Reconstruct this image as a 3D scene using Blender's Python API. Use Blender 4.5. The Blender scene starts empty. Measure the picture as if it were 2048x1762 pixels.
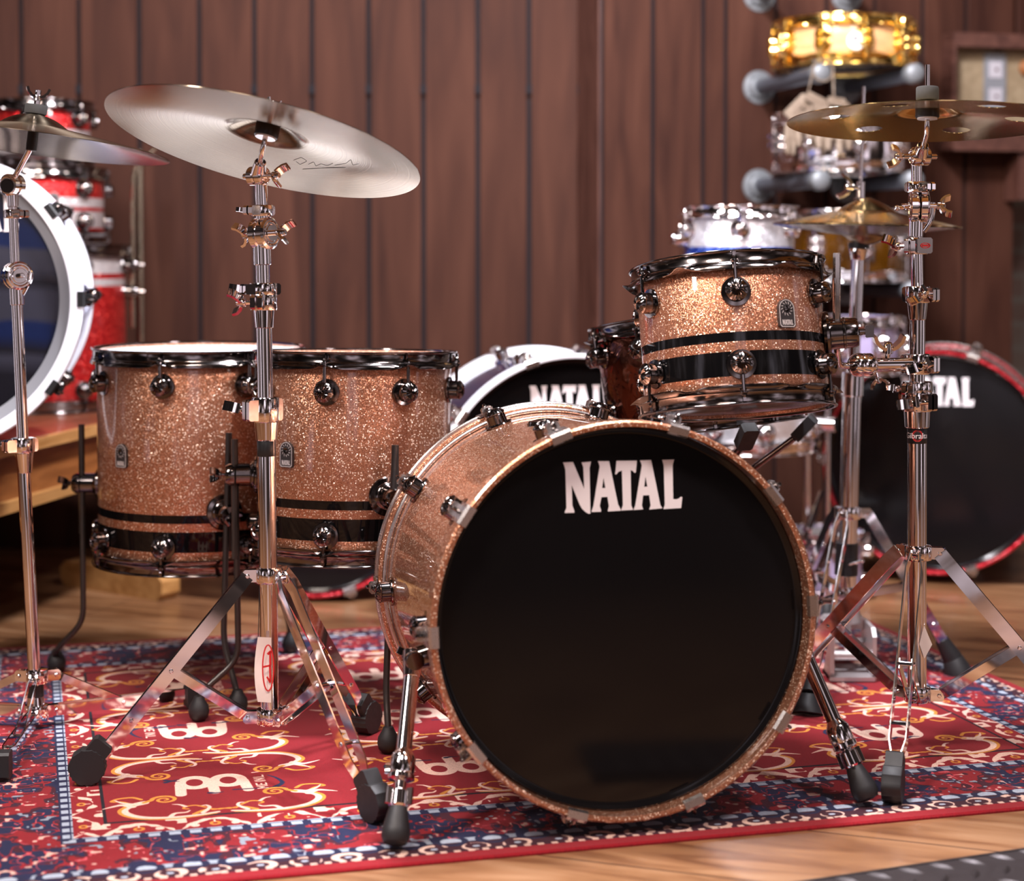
import bpy, math, random
import numpy as np
from mathutils import Vector, Matrix, Quaternion
from mathutils.geometry import tessellate_polygon

S = bpy.context.scene
COL = S.collection
R = math.radians
V = Vector

# ------------------------------------------------------------------ camera
CAM_H, PITCH, FPX, SHY = 0.8553, 0.025, 3586.3, -287.6
cam_data = bpy.data.cameras.new('camera')
cam = bpy.data.objects.new('camera', cam_data)
COL.objects.link(cam)
cam.location = (0, 0, CAM_H)
cam.rotation_euler = (math.pi / 2 - PITCH, 0, 0)
cam_data.sensor_fit = 'HORIZONTAL'
cam_data.sensor_width = 36
cam_data.lens = FPX / 2048 * 36
cam_data.shift_y = SHY / 2048
cam_data.clip_start = 0.05
cam_data.clip_end = 60
cam_data.dof.use_dof = True
cam_data.dof.focus_distance = 2.98
cam_data.dof.aperture_fstop = 2.4
S.camera = cam

# ------------------------------------------------------------------ exposure
S.view_settings.view_transform = 'Standard'
S.view_settings.look = 'None'
S.view_settings.exposure = 0.35
S.view_settings.gamma = 1.0
S.view_settings.use_curve_mapping = False

# ------------------------------------------------------------------ world: the dim shop around the display
w = bpy.data.worlds.new('shop_surroundings')
S.world = w
w.use_nodes = True
nt = w.node_tree
nt.nodes.clear()
tc = nt.nodes.new('ShaderNodeTexCoord')
mp = nt.nodes.new('ShaderNodeMapping')
mp.inputs['Scale'].default_value = (2.2, 2.2, 1.1)
nz = nt.nodes.new('ShaderNodeTexNoise')
nz.inputs['Scale'].default_value = 1.6
nz.inputs['Detail'].default_value = 3
rp = nt.nodes.new('ShaderNodeValToRGB')
e = rp.color_ramp.elements
e[0].position, e[0].color = 0.42, (0.010, 0.007, 0.007, 1)
e[1].position, e[1].color = 0.74, (1.42, 1.22, 1.40, 1)
for p_, c_ in ((0.53, (0.022, 0.015, 0.014, 1)), (0.60, (0.10, 0.068, 0.058, 1)), (0.66, (0.42, 0.34, 0.36, 1))):
    q = e.new(p_)
    q.color = c_
bg = nt.nodes.new('ShaderNodeBackground')
bg.inputs['Strength'].default_value = 0.85
wo = nt.nodes.new('ShaderNodeOutputWorld')
L = nt.links.new
L(tc.outputs['Generated'], mp.inputs['Vector'])
L(mp.outputs['Vector'], nz.inputs['Vector'])
sx_ = nt.nodes.new('ShaderNodeSeparateXYZ')
L(tc.outputs['Generated'], sx_.inputs[0])
ab = nt.nodes.new('ShaderNodeMath')
ab.operation = 'ABSOLUTE'
L(sx_.outputs['Z'], ab.inputs[0])
mr_ = nt.nodes.new('ShaderNodeMapRange')
mr_.inputs['From Min'].default_value, mr_.inputs['From Max'].default_value = 0.0, 0.45
mr_.inputs['To Min'].default_value, mr_.inputs['To Max'].default_value = 0.085, 0.0
L(ab.outputs[0], mr_.inputs['Value'])
ad_ = nt.nodes.new('ShaderNodeMath')
ad_.operation = 'ADD'
L(nz.outputs['Fac'], ad_.inputs[0])
L(mr_.outputs[0], ad_.inputs[1])
L(ad_.outputs[0], rp.inputs['Fac'])
L(rp.outputs['Color'], bg.inputs['Color'])
L(bg.outputs['Background'], wo.inputs['Surface'])


# ------------------------------------------------------------------ the shop's ceiling lamps
def area_lamp(name, loc, target, sx, sy, power, color):
    d = bpy.data.lights.new(name, 'AREA')
    d.shape = 'RECTANGLE'
    d.size, d.size_y, d.energy, d.color = sx, sy, power, color
    o = bpy.data.objects.new(name, d)
    COL.objects.link(o)
    o.location = loc
    o.rotation_euler = (V(target) - V(loc)).to_track_quat('-Z', 'Y').to_euler()
    return o


area_lamp('ceiling_lamp_key', (-0.55, 1.45, 2.75), (-0.05, 3.0, 0.5), 0.5, 0.5, 46, (1.0, 0.84, 0.74))
area_lamp('ceiling_lamp_right', (1.25, 1.6, 2.6), (0.5, 3.0, 0.5), 0.35, 0.35, 30, (1.0, 0.86, 0.86))
area_lamp('ceiling_lamp_left', (-1.7, 1.6, 2.4), (-0.6, 3.6, 0.4), 0.3, 0.9, 34, (1.0, 0.88, 0.84))
area_lamp('ceiling_lamp_display', (0.25, 3.0, 2.7), (0.45, 4.2, 0.45), 0.35, 0.35, 130, (0.93, 0.92, 1.0))
area_lamp('ceiling_lamp_shelf', (1.3, 3.4, 2.9), (1.0, 4.9, 0.9), 0.3, 0.3, 8, (1.0, 0.93, 0.9))
area_lamp('ceiling_lamp_bench', (-1.3, 2.5, 2.6), (-1.15, 4.2, 0.7), 0.35, 0.35, 40, (0.98, 0.94, 1.0))


# ------------------------------------------------------------------ photo geometry helpers
def at(px, py, Y):
    """the point at depth Y that the photograph shows at pixel (px, py)"""
    a = (px - 1024) / FPX
    b = -(py - 881 - SHY) / FPX
    c, s = math.cos(PITCH), math.sin(PITCH)
    z = (b * Y * c - Y * s) / (c + b * s)
    return V((a * (Y * c - z * s), Y, z + CAM_H))


def zat(py, Y):
    return at(1024, py, Y).z


# ------------------------------------------------------------------ mesh builder
class MB:
    def __init__(self):
        self.v, self.f, self.m = [], [], []
        self.mi = 0

    def add(self, vs, fs):
        n = len(self.v)
        self.v += [tuple(p) for p in vs]
        self.f += [tuple(i + n for i in f) for f in fs]
        self.m += [self.mi] * len(fs)
        return self

    def frame(self, o, axis, up=None):
        z = V(axis).normalized()
        u = V(up) if up is not None else (V((0, 0, 1)) if abs(z.z) < 0.9 else V((0, 1, 0)))
        x = u.cross(z)
        if x.length < 1e-6:
            x = V((1, 0, 0)).cross(z)
        x.normalize()
        y = z.cross(x)
        return V(o), x, y, z

    def lathe(self, o, axis, prof, seg=32, mod=None, closed=False, up=None):
        o, x, y, z = self.frame(o, axis, up)
        vs, fs = [], []
        n = len(prof)
        for k in range(seg):
            t = 2 * math.pi * k / seg
            c, s = math.cos(t), math.sin(t)
            pr = mod(t) if mod else prof
            for r_, h in pr:
                vs.append(o + x * (r_ * c) + y * (r_ * s) + z * h)
        for k in range(seg):
            a, b = k * n, ((k + 1) % seg) * n
            for i in range(n if closed else n - 1):
                j = (i + 1) % n
                fs.append((a + i, b + i, b + j, a + j))
        if not closed:
            if prof[0][0] > 1e-6:
                fs.append(tuple(k * n for k in range(seg))[::-1])
            if prof[-1][0] > 1e-6:
                fs.append(tuple(k * n + n - 1 for k in range(seg)))
        return self.add(vs, fs)

    def cone(self, p, q, r0, r1, seg=20):
        p, q = V(p), V(q)
        h = (q - p).length
        b = min(0.0012, h * 0.2, r0 * 0.3 + 1e-5, r1 * 0.3 + 1e-5)
        return self.lathe(p, q - p, [(max(r0 - b, 0), 0), (r0, b), (r1, h - b), (max(r1 - b, 0), h)], seg)

    def tube(self, p, q, r, seg=20):
        return self.cone(p, q, r, r, seg)

    def path(self, pts, r, seg=12, bend=0.03, caps=True):
        pts = [V(p) for p in pts]
        P = [pts[0]]
        for i in range(1, len(pts) - 1):
            a, b, c = pts[i - 1], pts[i], pts[i + 1]
            d1 = min(bend, (b - a).length * 0.45)
            d2 = min(bend, (c - b).length * 0.45)
            p0, p2 = b + (a - b).normalized() * d1, b + (c - b).normalized() * d2
            for k in range(6):
                t = k / 5
                P.append(p0 * (1 - t) ** 2 + b * 2 * t * (1 - t) + p2 * t * t)
        P.append(pts[-1])
        tang = []
        for i in range(len(P)):
            a, b = P[max(i - 1, 0)], P[min(i + 1, len(P) - 1)]
            d = b - a
            tang.append(d.normalized() if d.length > 1e-9 else V((0, 0, 1)))
        o, x, y, z = self.frame(P[0], tang[0])
        vs, fs = [], []
        rr = r if isinstance(r, (list, tuple)) else None
        for i, p in enumerate(P):
            if i:
                qd = tang[i - 1].rotation_difference(tang[i])
                x = qd @ x
                y = qd @ y
            rad = r if rr is None else rr[0] + (rr[1] - rr[0]) * i / (len(P) - 1)
            for k in range(seg):
                t = 2 * math.pi * k / seg
                vs.append(p + x * (rad * math.cos(t)) + y * (rad * math.sin(t)))
        for i in range(len(P) - 1):
            for k in range(seg):
                a, b = i * seg + k, i * seg + (k + 1) % seg
                fs.append((a, b, b + seg, a + seg))
        if caps:
            fs.append(tuple(range(seg))[::-1])
            fs.append(tuple(range((len(P) - 1) * seg, len(P) * seg)))
        return self.add(vs, fs)

    def box(self, c, x, y, z, hx, hy, hz, bev=0.0):
        """box with half sizes hx, hy, hz on axes x, y, z; the x-y outline gets cut corners"""
        c, x, y, z = V(c), V(x).normalized(), V(y).normalized(), V(z).normalized()
        if bev <= 0:
            o2 = [(-hx, -hy), (hx, -hy), (hx, hy), (-hx, hy)]
        else:
            b = min(bev, hx * 0.9, hy * 0.9)
            o2 = [(-hx + b, -hy), (hx - b, -hy), (hx, -hy + b), (hx, hy - b), (hx - b, hy), (-hx + b, hy), (-hx, hy - b), (-hx, -hy + b)]
        n = len(o2)
        vs = [c + x * a + y * b_ - z * hz for a, b_ in o2] + [c + x * a + y * b_ + z * hz for a, b_ in o2]
        fs = [tuple(range(n))[::-1], tuple(range(n, 2 * n))] + [(i, (i + 1) % n, (i + 1) % n + n, i + n) for i in range(n)]
        return self.add(vs, fs)

    def ribbon(self, pts, wdir, w, t):
        """flat strip along pts; wdir(i) or vector gives the width direction"""
        pts = [V(p) for p in pts]
        vs, fs = [], []
        for i, p in enumerate(pts):
            a, b = pts[max(i - 1, 0)], pts[min(i + 1, len(pts) - 1)]
            d = (b - a).normalized()
            wd = V(wdir)
            wd = (wd - d * wd.dot(d)).normalized()
            n = d.cross(wd)
            for sx, sy in ((-1, -1), (1, -1), (1, 1), (-1, 1)):
                vs.append(p + wd * (sx * w / 2) + n * (sy * t / 2))
        for i in range(len(pts) - 1):
            for k in range(4):
                a, b = i * 4 + k, i * 4 + (k + 1) % 4
                fs.append((a, b, b + 4, a + 4))
        fs.append((3, 2, 1, 0))
        m = (len(pts) - 1) * 4
        fs.append((m, m + 1, m + 2, m + 3))
        return self.add(vs, fs)

    def ring(self, o, axis, Rr, r, seg=40, rs=10):
        return self.lathe(o, axis, [(Rr + r * math.cos(2 * math.pi * k / rs), r * math.sin(2 * math.pi * k / rs)) for k in range(rs)], seg, closed=True)

    def ball(self, o, r, seg=20, sx=1.0, axis=(0, 0, 1)):
        n = 10
        return self.lathe(o, axis, [(max(r * math.sin(math.pi * k / n), 0), -r * sx * math.cos(math.pi * k / n)) for k in range(n + 1)], seg)

    def poly(self, loops, M, depth):
        """extruded polygon (outer loop and holes in 2D), M maps (x, y, z)"""
        flat = [p for l in loops for p in l]
        tris = tessellate_polygon([[V((p[0], p[1], 0)) for p in l] for l in loops])
        n = len(flat)
        vs = [M @ V((p[0], p[1], depth)) for p in flat] + [M @ V((p[0], p[1], 0)) for p in flat]
        fs = [tuple(t) for t in tris] + [tuple(i + n for i in t)[::-1] for t in tris]
        k = 0
        for l in loops:
            m = len(l)
            for i in range(m):
                a, b = k + i, k + (i + 1) % m
                fs.append((a, b, b + n, a + n))
            k += m
        return self.add(vs, fs)

    def mesh(self, name, mats, angle=35):
        me = bpy.data.meshes.new(name)
        me.from_pydata(self.v, [], self.f)
        for m_ in (mats if isinstance(mats, (list, tuple)) else [mats]):
            me.materials.append(m_)
        me.polygons.foreach_set('material_index', self.m)
        me.polygons.foreach_set('use_smooth', [True] * len(self.f))
        me.update()
        import bmesh
        bm = bmesh.new()
        bm.from_mesh(me)
        bmesh.ops.recalc_face_normals(bm, faces=bm.faces[:])
        bm.to_mesh(me)
        bm.free()
        me.set_sharp_from_angle(angle=R(angle))
        return me


WM = {}
I4 = Matrix.Identity(4)


def place(o, parent=None, M=None):
    M = M if M is not None else (WM[parent.name] if parent else I4)
    COL.objects.link(o)
    if parent:
        o.parent = parent
        o.matrix_basis = WM[parent.name].inverted() @ M
    else:
        o.matrix_basis = M
    WM[o.name] = M.copy()
    return o


def tag(o, label=None, cat=None, group=None, kind=None):
    for k, x in (('label', label), ('category', cat), ('group', group), ('kind', kind)):
        if x:
            o[k] = x
    return o


def thing(name, loc, label, cat, group=None):
    o = bpy.data.objects.new(name, None)
    o.empty_display_size = 0.05
    place(o, None, Matrix.Translation(V(loc)))
    return tag(o, label, cat, group)


def wpart(name, mb, mats, parent, label=None, angle=35):
    """a part whose builder holds world coordinates"""
    base = WM[parent.name]
    inv = base.inverted()
    mb.v = [tuple(inv @ V(p)) for p in mb.v]
    o = bpy.data.objects.new(name, mb.mesh(name, mats, angle))
    place(o, parent, base)
    return tag(o, label)


def mpart(name, me, parent, M, label=None):
    """a part with mesh data in its own frame M"""
    o = bpy.data.objects.new(name, me)
    place(o, parent, M)
    return tag(o, label)


# ------------------------------------------------------------------ materials
def lin(c):
    return tuple(((x / 255) / 12.92 if x / 255 <= 0.04045 else ((x / 255 + 0.055) / 1.055) ** 2.4) for x in c) + (1.0,)


def mat(name, color=(0.5, 0.5, 0.5, 1), rough=0.5, metal=0.0, coat=0.0, coat_rough=0.03, spec=0.5):
    m = bpy.data.materials.new(name)
    m.use_nodes = True
    b = m.node_tree.nodes['Principled BSDF']
    b.inputs['Base Color'].default_value = color
    b.inputs['Roughness'].default_value = rough
    b.inputs['Metallic'].default_value = metal
    b.inputs['Coat Weight'].default_value = coat
    b.inputs['Coat Roughness'].default_value = coat_rough
    b.inputs['Specular IOR Level'].default_value = spec
    return m


class NT:
    def __init__(self, m):
        self.t = m.node_tree
        self.b = self.t.nodes['Principled BSDF']

    def n(self, kind, **kw):
        o = self.t.nodes.new('ShaderNode' + kind)
        for k, x in kw.items():
            if k in o.inputs:
                o.inputs[k].default_value = x
            else:
                setattr(o, k, x)
        return o

    def l(self, a, b):
        self.t.links.new(a, b)
        return self

    def math(self, op, a, b=None):
        o = self.n('Math', operation=op)
        for i, x in enumerate((a, b)):
            if x is None:
                continue
            if isinstance(x, (int, float)):
                o.inputs[i].default_value = x
            else:
                self.l(x, o.inputs[i])
        return o.outputs[0]

    def ramp(self, fac, stops):
        o = self.n('ValToRGB')
        el = o.color_ramp.elements
        while len(el) < len(stops):
            el.new(0.5)
        for k, (p, c) in enumerate(stops):
            el[k].position = p
            el[k].color = c
        self.l(fac, o.inputs['Fac'])
        return o.outputs['Color']

    def mix(self, fac, a, b, blend='MIX'):
        o = self.n('Mix', data_type='RGBA', blend_type=blend)
        for i, x in ((0, fac), (6, a), (7, b)):
            if isinstance(x, (int, float, tuple)):
                o.inputs[i].default_value = x
            else:
                self.l(x, o.inputs[i])
        return o.outputs[2]


def rough_noise(m, scale=30, lo=0.05, hi=0.16):
    """smears of varying gloss, so a plain surface is not perfectly even"""
    t = NT(m)
    tc_ = t.n('TexCoord')
    n_ = t.n('TexNoise', Scale=scale, Detail=3.0)
    t.l(tc_.outputs['Object'], n_.inputs['Vector'])
    mr = t.n('MapRange')
    mr.inputs['To Min'].default_value = lo
    mr.inputs['To Max'].default_value = hi
    t.l(n_.outputs['Fac'], mr.inputs['Value'])
    t.l(mr.outputs['Result'], t.b.inputs['Roughness'])
    return m


def glitter(name, dark, light, bands=(), band_color=(0.004, 0.004, 0.0045, 1), band_glitter=None, scale=1000, spark=0.5, coat=1.0, dots=430, dot_color=None, dot_share=0.80):
    """sparkle lacquer: fine flakes, each its own tone and tilt, with scattered large flakes whose glint is painted in, under a clear coat;
    bands = [(z0, z1)] of another finish"""
    m = mat(name, light, 0.3, 0.75, coat, 0.015)
    t = NT(m)
    tc_ = t.n('TexCoord')
    geo = t.n('NewGeometry')

    def flakes(sc_, amount):
        vo = t.n('TexVoronoi', Scale=sc_)
        t.l(tc_.outputs['Object'], vo.inputs['Vector'])
        sep = t.n('SeparateColor')
        t.l(vo.outputs['Color'], sep.inputs['Color'])
        sub = t.n('VectorMath', operation='SUBTRACT')
        t.l(vo.outputs['Color'], sub.inputs[0])
        sub.inputs[1].default_value = (0.5, 0.5, 0.5)
        s_ = t.n('VectorMath', operation='SCALE')
        t.l(sub.outputs[0], s_.inputs[0])
        s_.inputs['Scale'].default_value = amount
        return vo, sep, s_.outputs[0]
    v1, s1, d1 = flakes(scale, spark)
    v2, s2, d2 = flakes(dots, spark * 1.5)
    mid = tuple((a + b) / 2 for a, b in zip(dark, light))
    col = t.ramp(s1.outputs['Red'], [(0.0, dark), (0.5, mid), (1.0, light)])
    dc = dot_color or tuple(min(0.97, x * 1.2 + 0.30) for x in light[:3]) + (1,)  # light colour stands in for the twinkle, bright from any angle
    isd = t.math('MULTIPLY', t.math('GREATER_THAN', s2.outputs['Blue'], dot_share), t.math('LESS_THAN', v2.outputs['Distance'], 0.42))
    col = t.mix(isd, col, dc)
    mv0 = t.n('Mix', data_type='VECTOR')
    t.l(isd, mv0.inputs[0])
    t.l(d1, mv0.inputs[4])
    t.l(d2, mv0.inputs[5])
    ad = t.n('VectorMath', operation='ADD')
    t.l(geo.outputs['Normal'], ad.inputs[0])
    t.l(mv0.outputs[1], ad.inputs[1])
    no = t.n('VectorMath', operation='NORMALIZE')
    t.l(ad.outputs[0], no.inputs[0])
    if bands:
        sx = t.n('SeparateXYZ')
        t.l(tc_.outputs['Object'], sx.inputs[0])
        tot = None
        for z0, z1 in bands:
            g = t.math('MULTIPLY', t.math('GREATER_THAN', sx.outputs['Z'], z0), t.math('LESS_THAN', sx.outputs['Z'], z1))
            tot = g if tot is None else t.math('MAXIMUM', tot, g)
        if band_glitter:
            bcol = t.ramp(s1.outputs['Green'], [(0.0, band_glitter[0]), (0.9, band_glitter[1])])
            col = t.mix(tot, col, bcol)
            t.l(no.outputs[0], t.b.inputs['Normal'])
        else:
            col = t.mix(tot, col, band_color)
            keep = t.math('SUBTRACT', 1.0, tot)
            t.l(t.math('MULTIPLY', keep, t.math('SUBTRACT', 0.75, t.math('MULTIPLY', isd, 0.45))), t.b.inputs['Metallic'])
            t.l(t.math('MULTIPLY', keep, 0.5), t.b.inputs['Specular IOR Level'])
            t.l(t.math('SUBTRACT', 1.0, t.math('MULTIPLY', tot, 0.4)), t.b.inputs['Coat Weight'])
            mv = t.n('Mix', data_type='VECTOR')
            t.l(tot, mv.inputs[0])
            t.l(no.outputs[0], mv.inputs[4])
            t.l(geo.outputs['Normal'], mv.inputs[5])
            t.l(mv.outputs[1], t.b.inputs['Normal'])
    else:
        t.l(no.outputs[0], t.b.inputs['Normal'])
    if not bands or band_glitter:
        t.l(t.math('SUBTRACT', 0.75, t.math('MULTIPLY', isd, 0.45)), t.b.inputs['Metallic'])
    t.l(col, t.b.inputs['Base Color'])
    return m


COPPER_D, COPPER_L = (0.30, 0.098, 0.050, 1), (0.74, 0.345, 0.195, 1)
M_chrome_leg = rough_noise(mat('brushed_chrome', (0.87, 0.84, 0.86, 1), 0.10, 1.0), 60, 0.05, 0.12)
M_chrome = rough_noise(mat('chrome', (0.86, 0.82, 0.82, 1), 0.07, 1.0), 40, 0.03, 0.09)
M_steel = rough_noise(mat('satin_steel', (0.62, 0.58, 0.56, 1), 0.3, 1.0), 60, 0.2, 0.34)
M_oldsteel = rough_noise(mat('tarnished_steel', (0.40, 0.33, 0.24, 1), 0.25, 1.0), 12, 0.2, 0.3)
M_nickel = rough_noise(mat('black_nickel', (0.19, 0.17, 0.165, 1), 0.12, 1.0), 40, 0.08, 0.16)
M_darksteel = rough_noise(mat('dark_steel_rod', (0.085, 0.075, 0.07, 1), 0.3, 0.8), 50, 0.25, 0.4)
M_gold = rough_noise(mat('gold_plating', (0.95, 0.66, 0.20, 1), 0.12, 1.0), 40, 0.08, 0.18)
M_rubber = rough_noise(mat('black_rubber', (0.014, 0.013, 0.014, 1), 0.55), 90, 0.45, 0.65)
M_plastic = rough_noise(mat('black_plastic', (0.010, 0.010, 0.011, 1), 0.35), 60, 0.3, 0.45)
M_felt = rough_noise(mat('grey_felt', (0.022, 0.021, 0.020, 1), 0.95), 200, 0.9, 1.0)
M_white_head = rough_noise(mat('white_drumhead', (0.80, 0.81, 0.84, 1), 0.5), 30, 0.45, 0.6)
M_black_head = rough_noise(mat('black_drumhead', (0.0055, 0.005, 0.0055, 1), 0.1, 0.0, 0.0, 0.03, 0.3), 6, 0.08, 0.14)
M_clear_head = rough_noise(mat('smoky_drumhead', (0.10, 0.085, 0.08, 1), 0.15), 20, 0.1, 0.2)
M_print = rough_noise(mat('white_print', (0.84, 0.79, 0.81, 1), 0.5), 50, 0.45, 0.6)
M_engrave = rough_noise(mat('silver_engraving', (0.55, 0.50, 0.49, 1), 0.4), 50, 0.35, 0.5)
M_badge = rough_noise(mat('badge_black', (0.030, 0.026, 0.027, 1), 0.35), 50, 0.3, 0.45)
M_redprint = rough_noise(mat('red_print', (0.62, 0.02, 0.02, 1), 0.5), 50, 0.45, 0.6)
M_paper = rough_noise(mat('paper_tag', (0.78, 0.66, 0.60, 1), 0.7), 50, 0.65, 0.8)
M_white_lacquer = rough_noise(mat('white_lacquer', (0.84, 0.85, 0.90, 1), 0.22, 0, 0.6), 20, 0.18, 0.28)
M_grey_lacquer = rough_noise(mat('grey_plastic', (0.17, 0.175, 0.19, 1), 0.5), 20, 0.45, 0.55)
M_alu = rough_noise(mat('cast_aluminium', (0.55, 0.50, 0.50, 1), 0.42, 0.7), 40, 0.36, 0.5)
M_pipe = rough_noise(mat('galvanised_pipe', (0.10, 0.105, 0.125, 1), 0.45, 0.55), 35, 0.35, 0.55)
M_flange = rough_noise(mat('pipe_flange', (0.17, 0.18, 0.19, 1), 0.5, 0.3), 35, 0.4, 0.6)
M_groove = rough_noise(mat('groove_backing', (0.010, 0.010, 0.013, 1), 0.7, 0, 0, 0.03, 0.15), 30, 0.65, 0.8)
M_copper = glitter('copper_sparkle_lacquer', COPPER_D, COPPER_L, spark=0.36)
M_copper_tom = glitter('copper_sparkle_lacquer_two_bands', COPPER_D, COPPER_L, [(0.101, 0.117), (0.046, 0.085)])
M_copper_rack = glitter('copper_sparkle_lacquer_rack_bands', COPPER_D, COPPER_L, [(0.1005, 0.1155), (0.046, 0.085)])
RED_D, RED_L = (0.30, 0.004, 0.006, 1), (0.72, 0.020, 0.022, 1)
SIL = ((0.55, 0.50, 0.50, 1), (0.95, 0.88, 0.86, 1))
RED_DOT = (0.95, 0.07, 0.05, 1)
M_red = glitter('red_sparkle_lacquer', RED_D, RED_L, scale=600, dots=300, dot_color=RED_DOT)
WHT = ((0.70, 0.70, 0.74, 1), (0.92, 0.92, 0.97, 1))
M_blue = glitter('blue_sparkle_lacquer', (0.006, 0.022, 0.22, 1), (0.02, 0.09, 0.62, 1), [(0.115, 0.30)], band_glitter=WHT, scale=600, dots=300, dot_color=(0.25, 0.42, 1.0, 1))
M_white_pearl = glitter('white_pearl_lacquer', WHT[0], WHT[1], scale=600, spark=0.25, dots=300)
M_lavender = rough_noise(mat('lavender_lacquer', (0.42, 0.36, 0.56, 1), 0.2, 0.1, 0.8), 20, 0.15, 0.25)
M_navy = rough_noise(mat('navy_lacquer', (0.018, 0.02, 0.055, 1), 0.15, 0.1, 1.0), 20, 0.1, 0.2)
M_hammered = mat('hammered_copper', (0.17, 0.058, 0.036, 1), 0.16, 1.0)
_t = NT(M_hammered)
_c = _t.n('TexCoord')
_v = _t.n('TexNoise', Scale=26.0, Detail=2.0, Distortion=1.2)
_t.l(_c.outputs['Object'], _v.inputs['Vector'])
_b = _t.n('Bump', Strength=0.5, Distance=0.006)
_t.l(_v.outputs['Fac'], _b.inputs['Height'])
_t.l(_b.outputs[0], _t.b.inputs['Normal'])
M_wine = rough_noise(mat('wine_lacquer', (0.10, 0.014, 0.012, 1), 0.2, 0.2, 1.0), 20, 0.15, 0.25)
M_redhoop = glitter('red_glass_glitter_hoop', (0.22, 0.002, 0.006, 1), (0.70, 0.012, 0.03, 1), scale=600, dots=330, dot_color=(0.95, 0.10, 0.12, 1))


def amber():
    m = mat('amber_acrylic', (0.30, 0.12, 0.006, 1), 0.08, 0, 0.5)
    t = NT(m)
    t.b.inputs['Transmission Weight'].default_value = 0.35
    tc_ = t.n('TexCoord')
    n_ = t.n('TexNoise', Scale=9.0, Detail=2.0)
    t.l(tc_.outputs['Object'], n_.inputs['Vector'])
    t.l(t.ramp(n_.outputs['Fac'], [(0.3, (0.025, 0.008, 0.001, 1)), (0.75, (0.14, 0.052, 0.003, 1))]), t.b.inputs['Base Color'])
    return m


M_amber = amber()


def bronze(name, base, tint, rough, aniso):
    """lathed cymbal bronze: concentric tool grooves, so highlights stretch across them"""
    m = mat(name, base, rough, 1.0)
    t = NT(m)
    tc_ = t.n('TexCoord')
    tg = t.n('Tangent', direction_type='RADIAL', axis='Z')
    t.l(tg.outputs[0], t.b.inputs['Tangent'])
    t.b.inputs['Anisotropic'].default_value = aniso
    t.b.inputs['Anisotropic Rotation'].default_value = 0.25
    sx = t.n('SeparateXYZ')
    t.l(tc_.outputs['Object'], sx.inputs[0])
    rr = t.math('SQRT', t.math('ADD', t.math('MULTIPLY', sx.outputs['X'], sx.outputs['X']), t.math('MULTIPLY', sx.outputs['Y'], sx.outputs['Y'])))
    nz_ = t.n('TexNoise', noise_dimensions='1D', Scale=1.0, Detail=4.0)
    t.l(t.math('MULTIPLY', rr, 420.0), nz_.inputs['W'])
    n2 = t.n('TexNoise', Scale=7.0, Detail=3.0)
    t.l(tc_.outputs['Object'], n2.inputs['Vector'])
    f = t.math('ADD', t.math('MULTIPLY', nz_.outputs['Fac'], 0.5), t.math('MULTIPLY', n2.outputs['Fac'], 0.5))
    t.l(t.ramp(f, [(0.3, tint), (0.7, base)]), t.b.inputs['Base Color'])
    bp = t.n('Bump', Strength=0.12, Distance=0.0006)
    t.l(nz_.outputs['Fac'], bp.inputs['Height'])
    t.l(bp.outputs[0], t.b.inputs['Normal'])
    return m


M_bronze = bronze('traditional_bronze', (0.36, 0.295, 0.205, 1), (0.19, 0.145, 0.10, 1), 0.20, 0.9)
M_brilliant = bronze('brilliant_bronze', (0.80, 0.60, 0.28, 1), (0.60, 0.42, 0.18, 1), 0.15, 0.75)


def wood(name, stops, scale=(1, 1, 1), nscale=6.0, rough=(0.4, 0.6), coat=0.0, detail=6.0, bump=0.1):
    """grain stretched along the axis with the small scale"""
    m = mat(name, (0.3, 0.2, 0.1, 1), 0.5, 0, coat, 0.12)
    t = NT(m)
    tc_ = t.n('TexCoord')
    mp_ = t.n('Mapping')
    mp_.inputs['Scale'].default_value = scale
    t.l(tc_.outputs['Object'], mp_.inputs['Vector'])
    n_ = t.n('TexNoise', Scale=nscale, Detail=detail, Distortion=0.8)
    t.l(mp_.outputs['Vector'], n_.inputs['Vector'])
    t.l(t.ramp(n_.outputs['Fac'], stops), t.b.inputs['Base Color'])
    mr = t.n('MapRange')
    mr.inputs['To Min'].default_value, mr.inputs['To Max'].default_value = rough
    t.l(n_.outputs['Fac'], mr.inputs['Value'])
    t.l(mr.outputs['Result'], t.b.inputs['Roughness'])
    if bump:
        bp = t.n('Bump', Strength=bump, Distance=0.002)
        t.l(n_.outputs['Fac'], bp.inputs['Height'])
        t.l(bp.outputs[0], t.b.inputs['Normal'])
    return m


def wallwood():
    """dark stained boards: vertical grain and a different tone for each board"""
    m = wood('stained_wall_boards', [(0.28, (0.026, 0.0078, 0.0046, 1)), (0.5, (0.047, 0.0160, 0.0092, 1)), (0.75, (0.071, 0.0268, 0.0160, 1))], (3.0, 3.0, 0.35), 4.0, (0.6, 0.8), 0, 7.0, 0.15)
    m.node_tree.nodes['Principled BSDF'].inputs['Specular IOR Level'].default_value = 0.15
    return m


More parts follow.
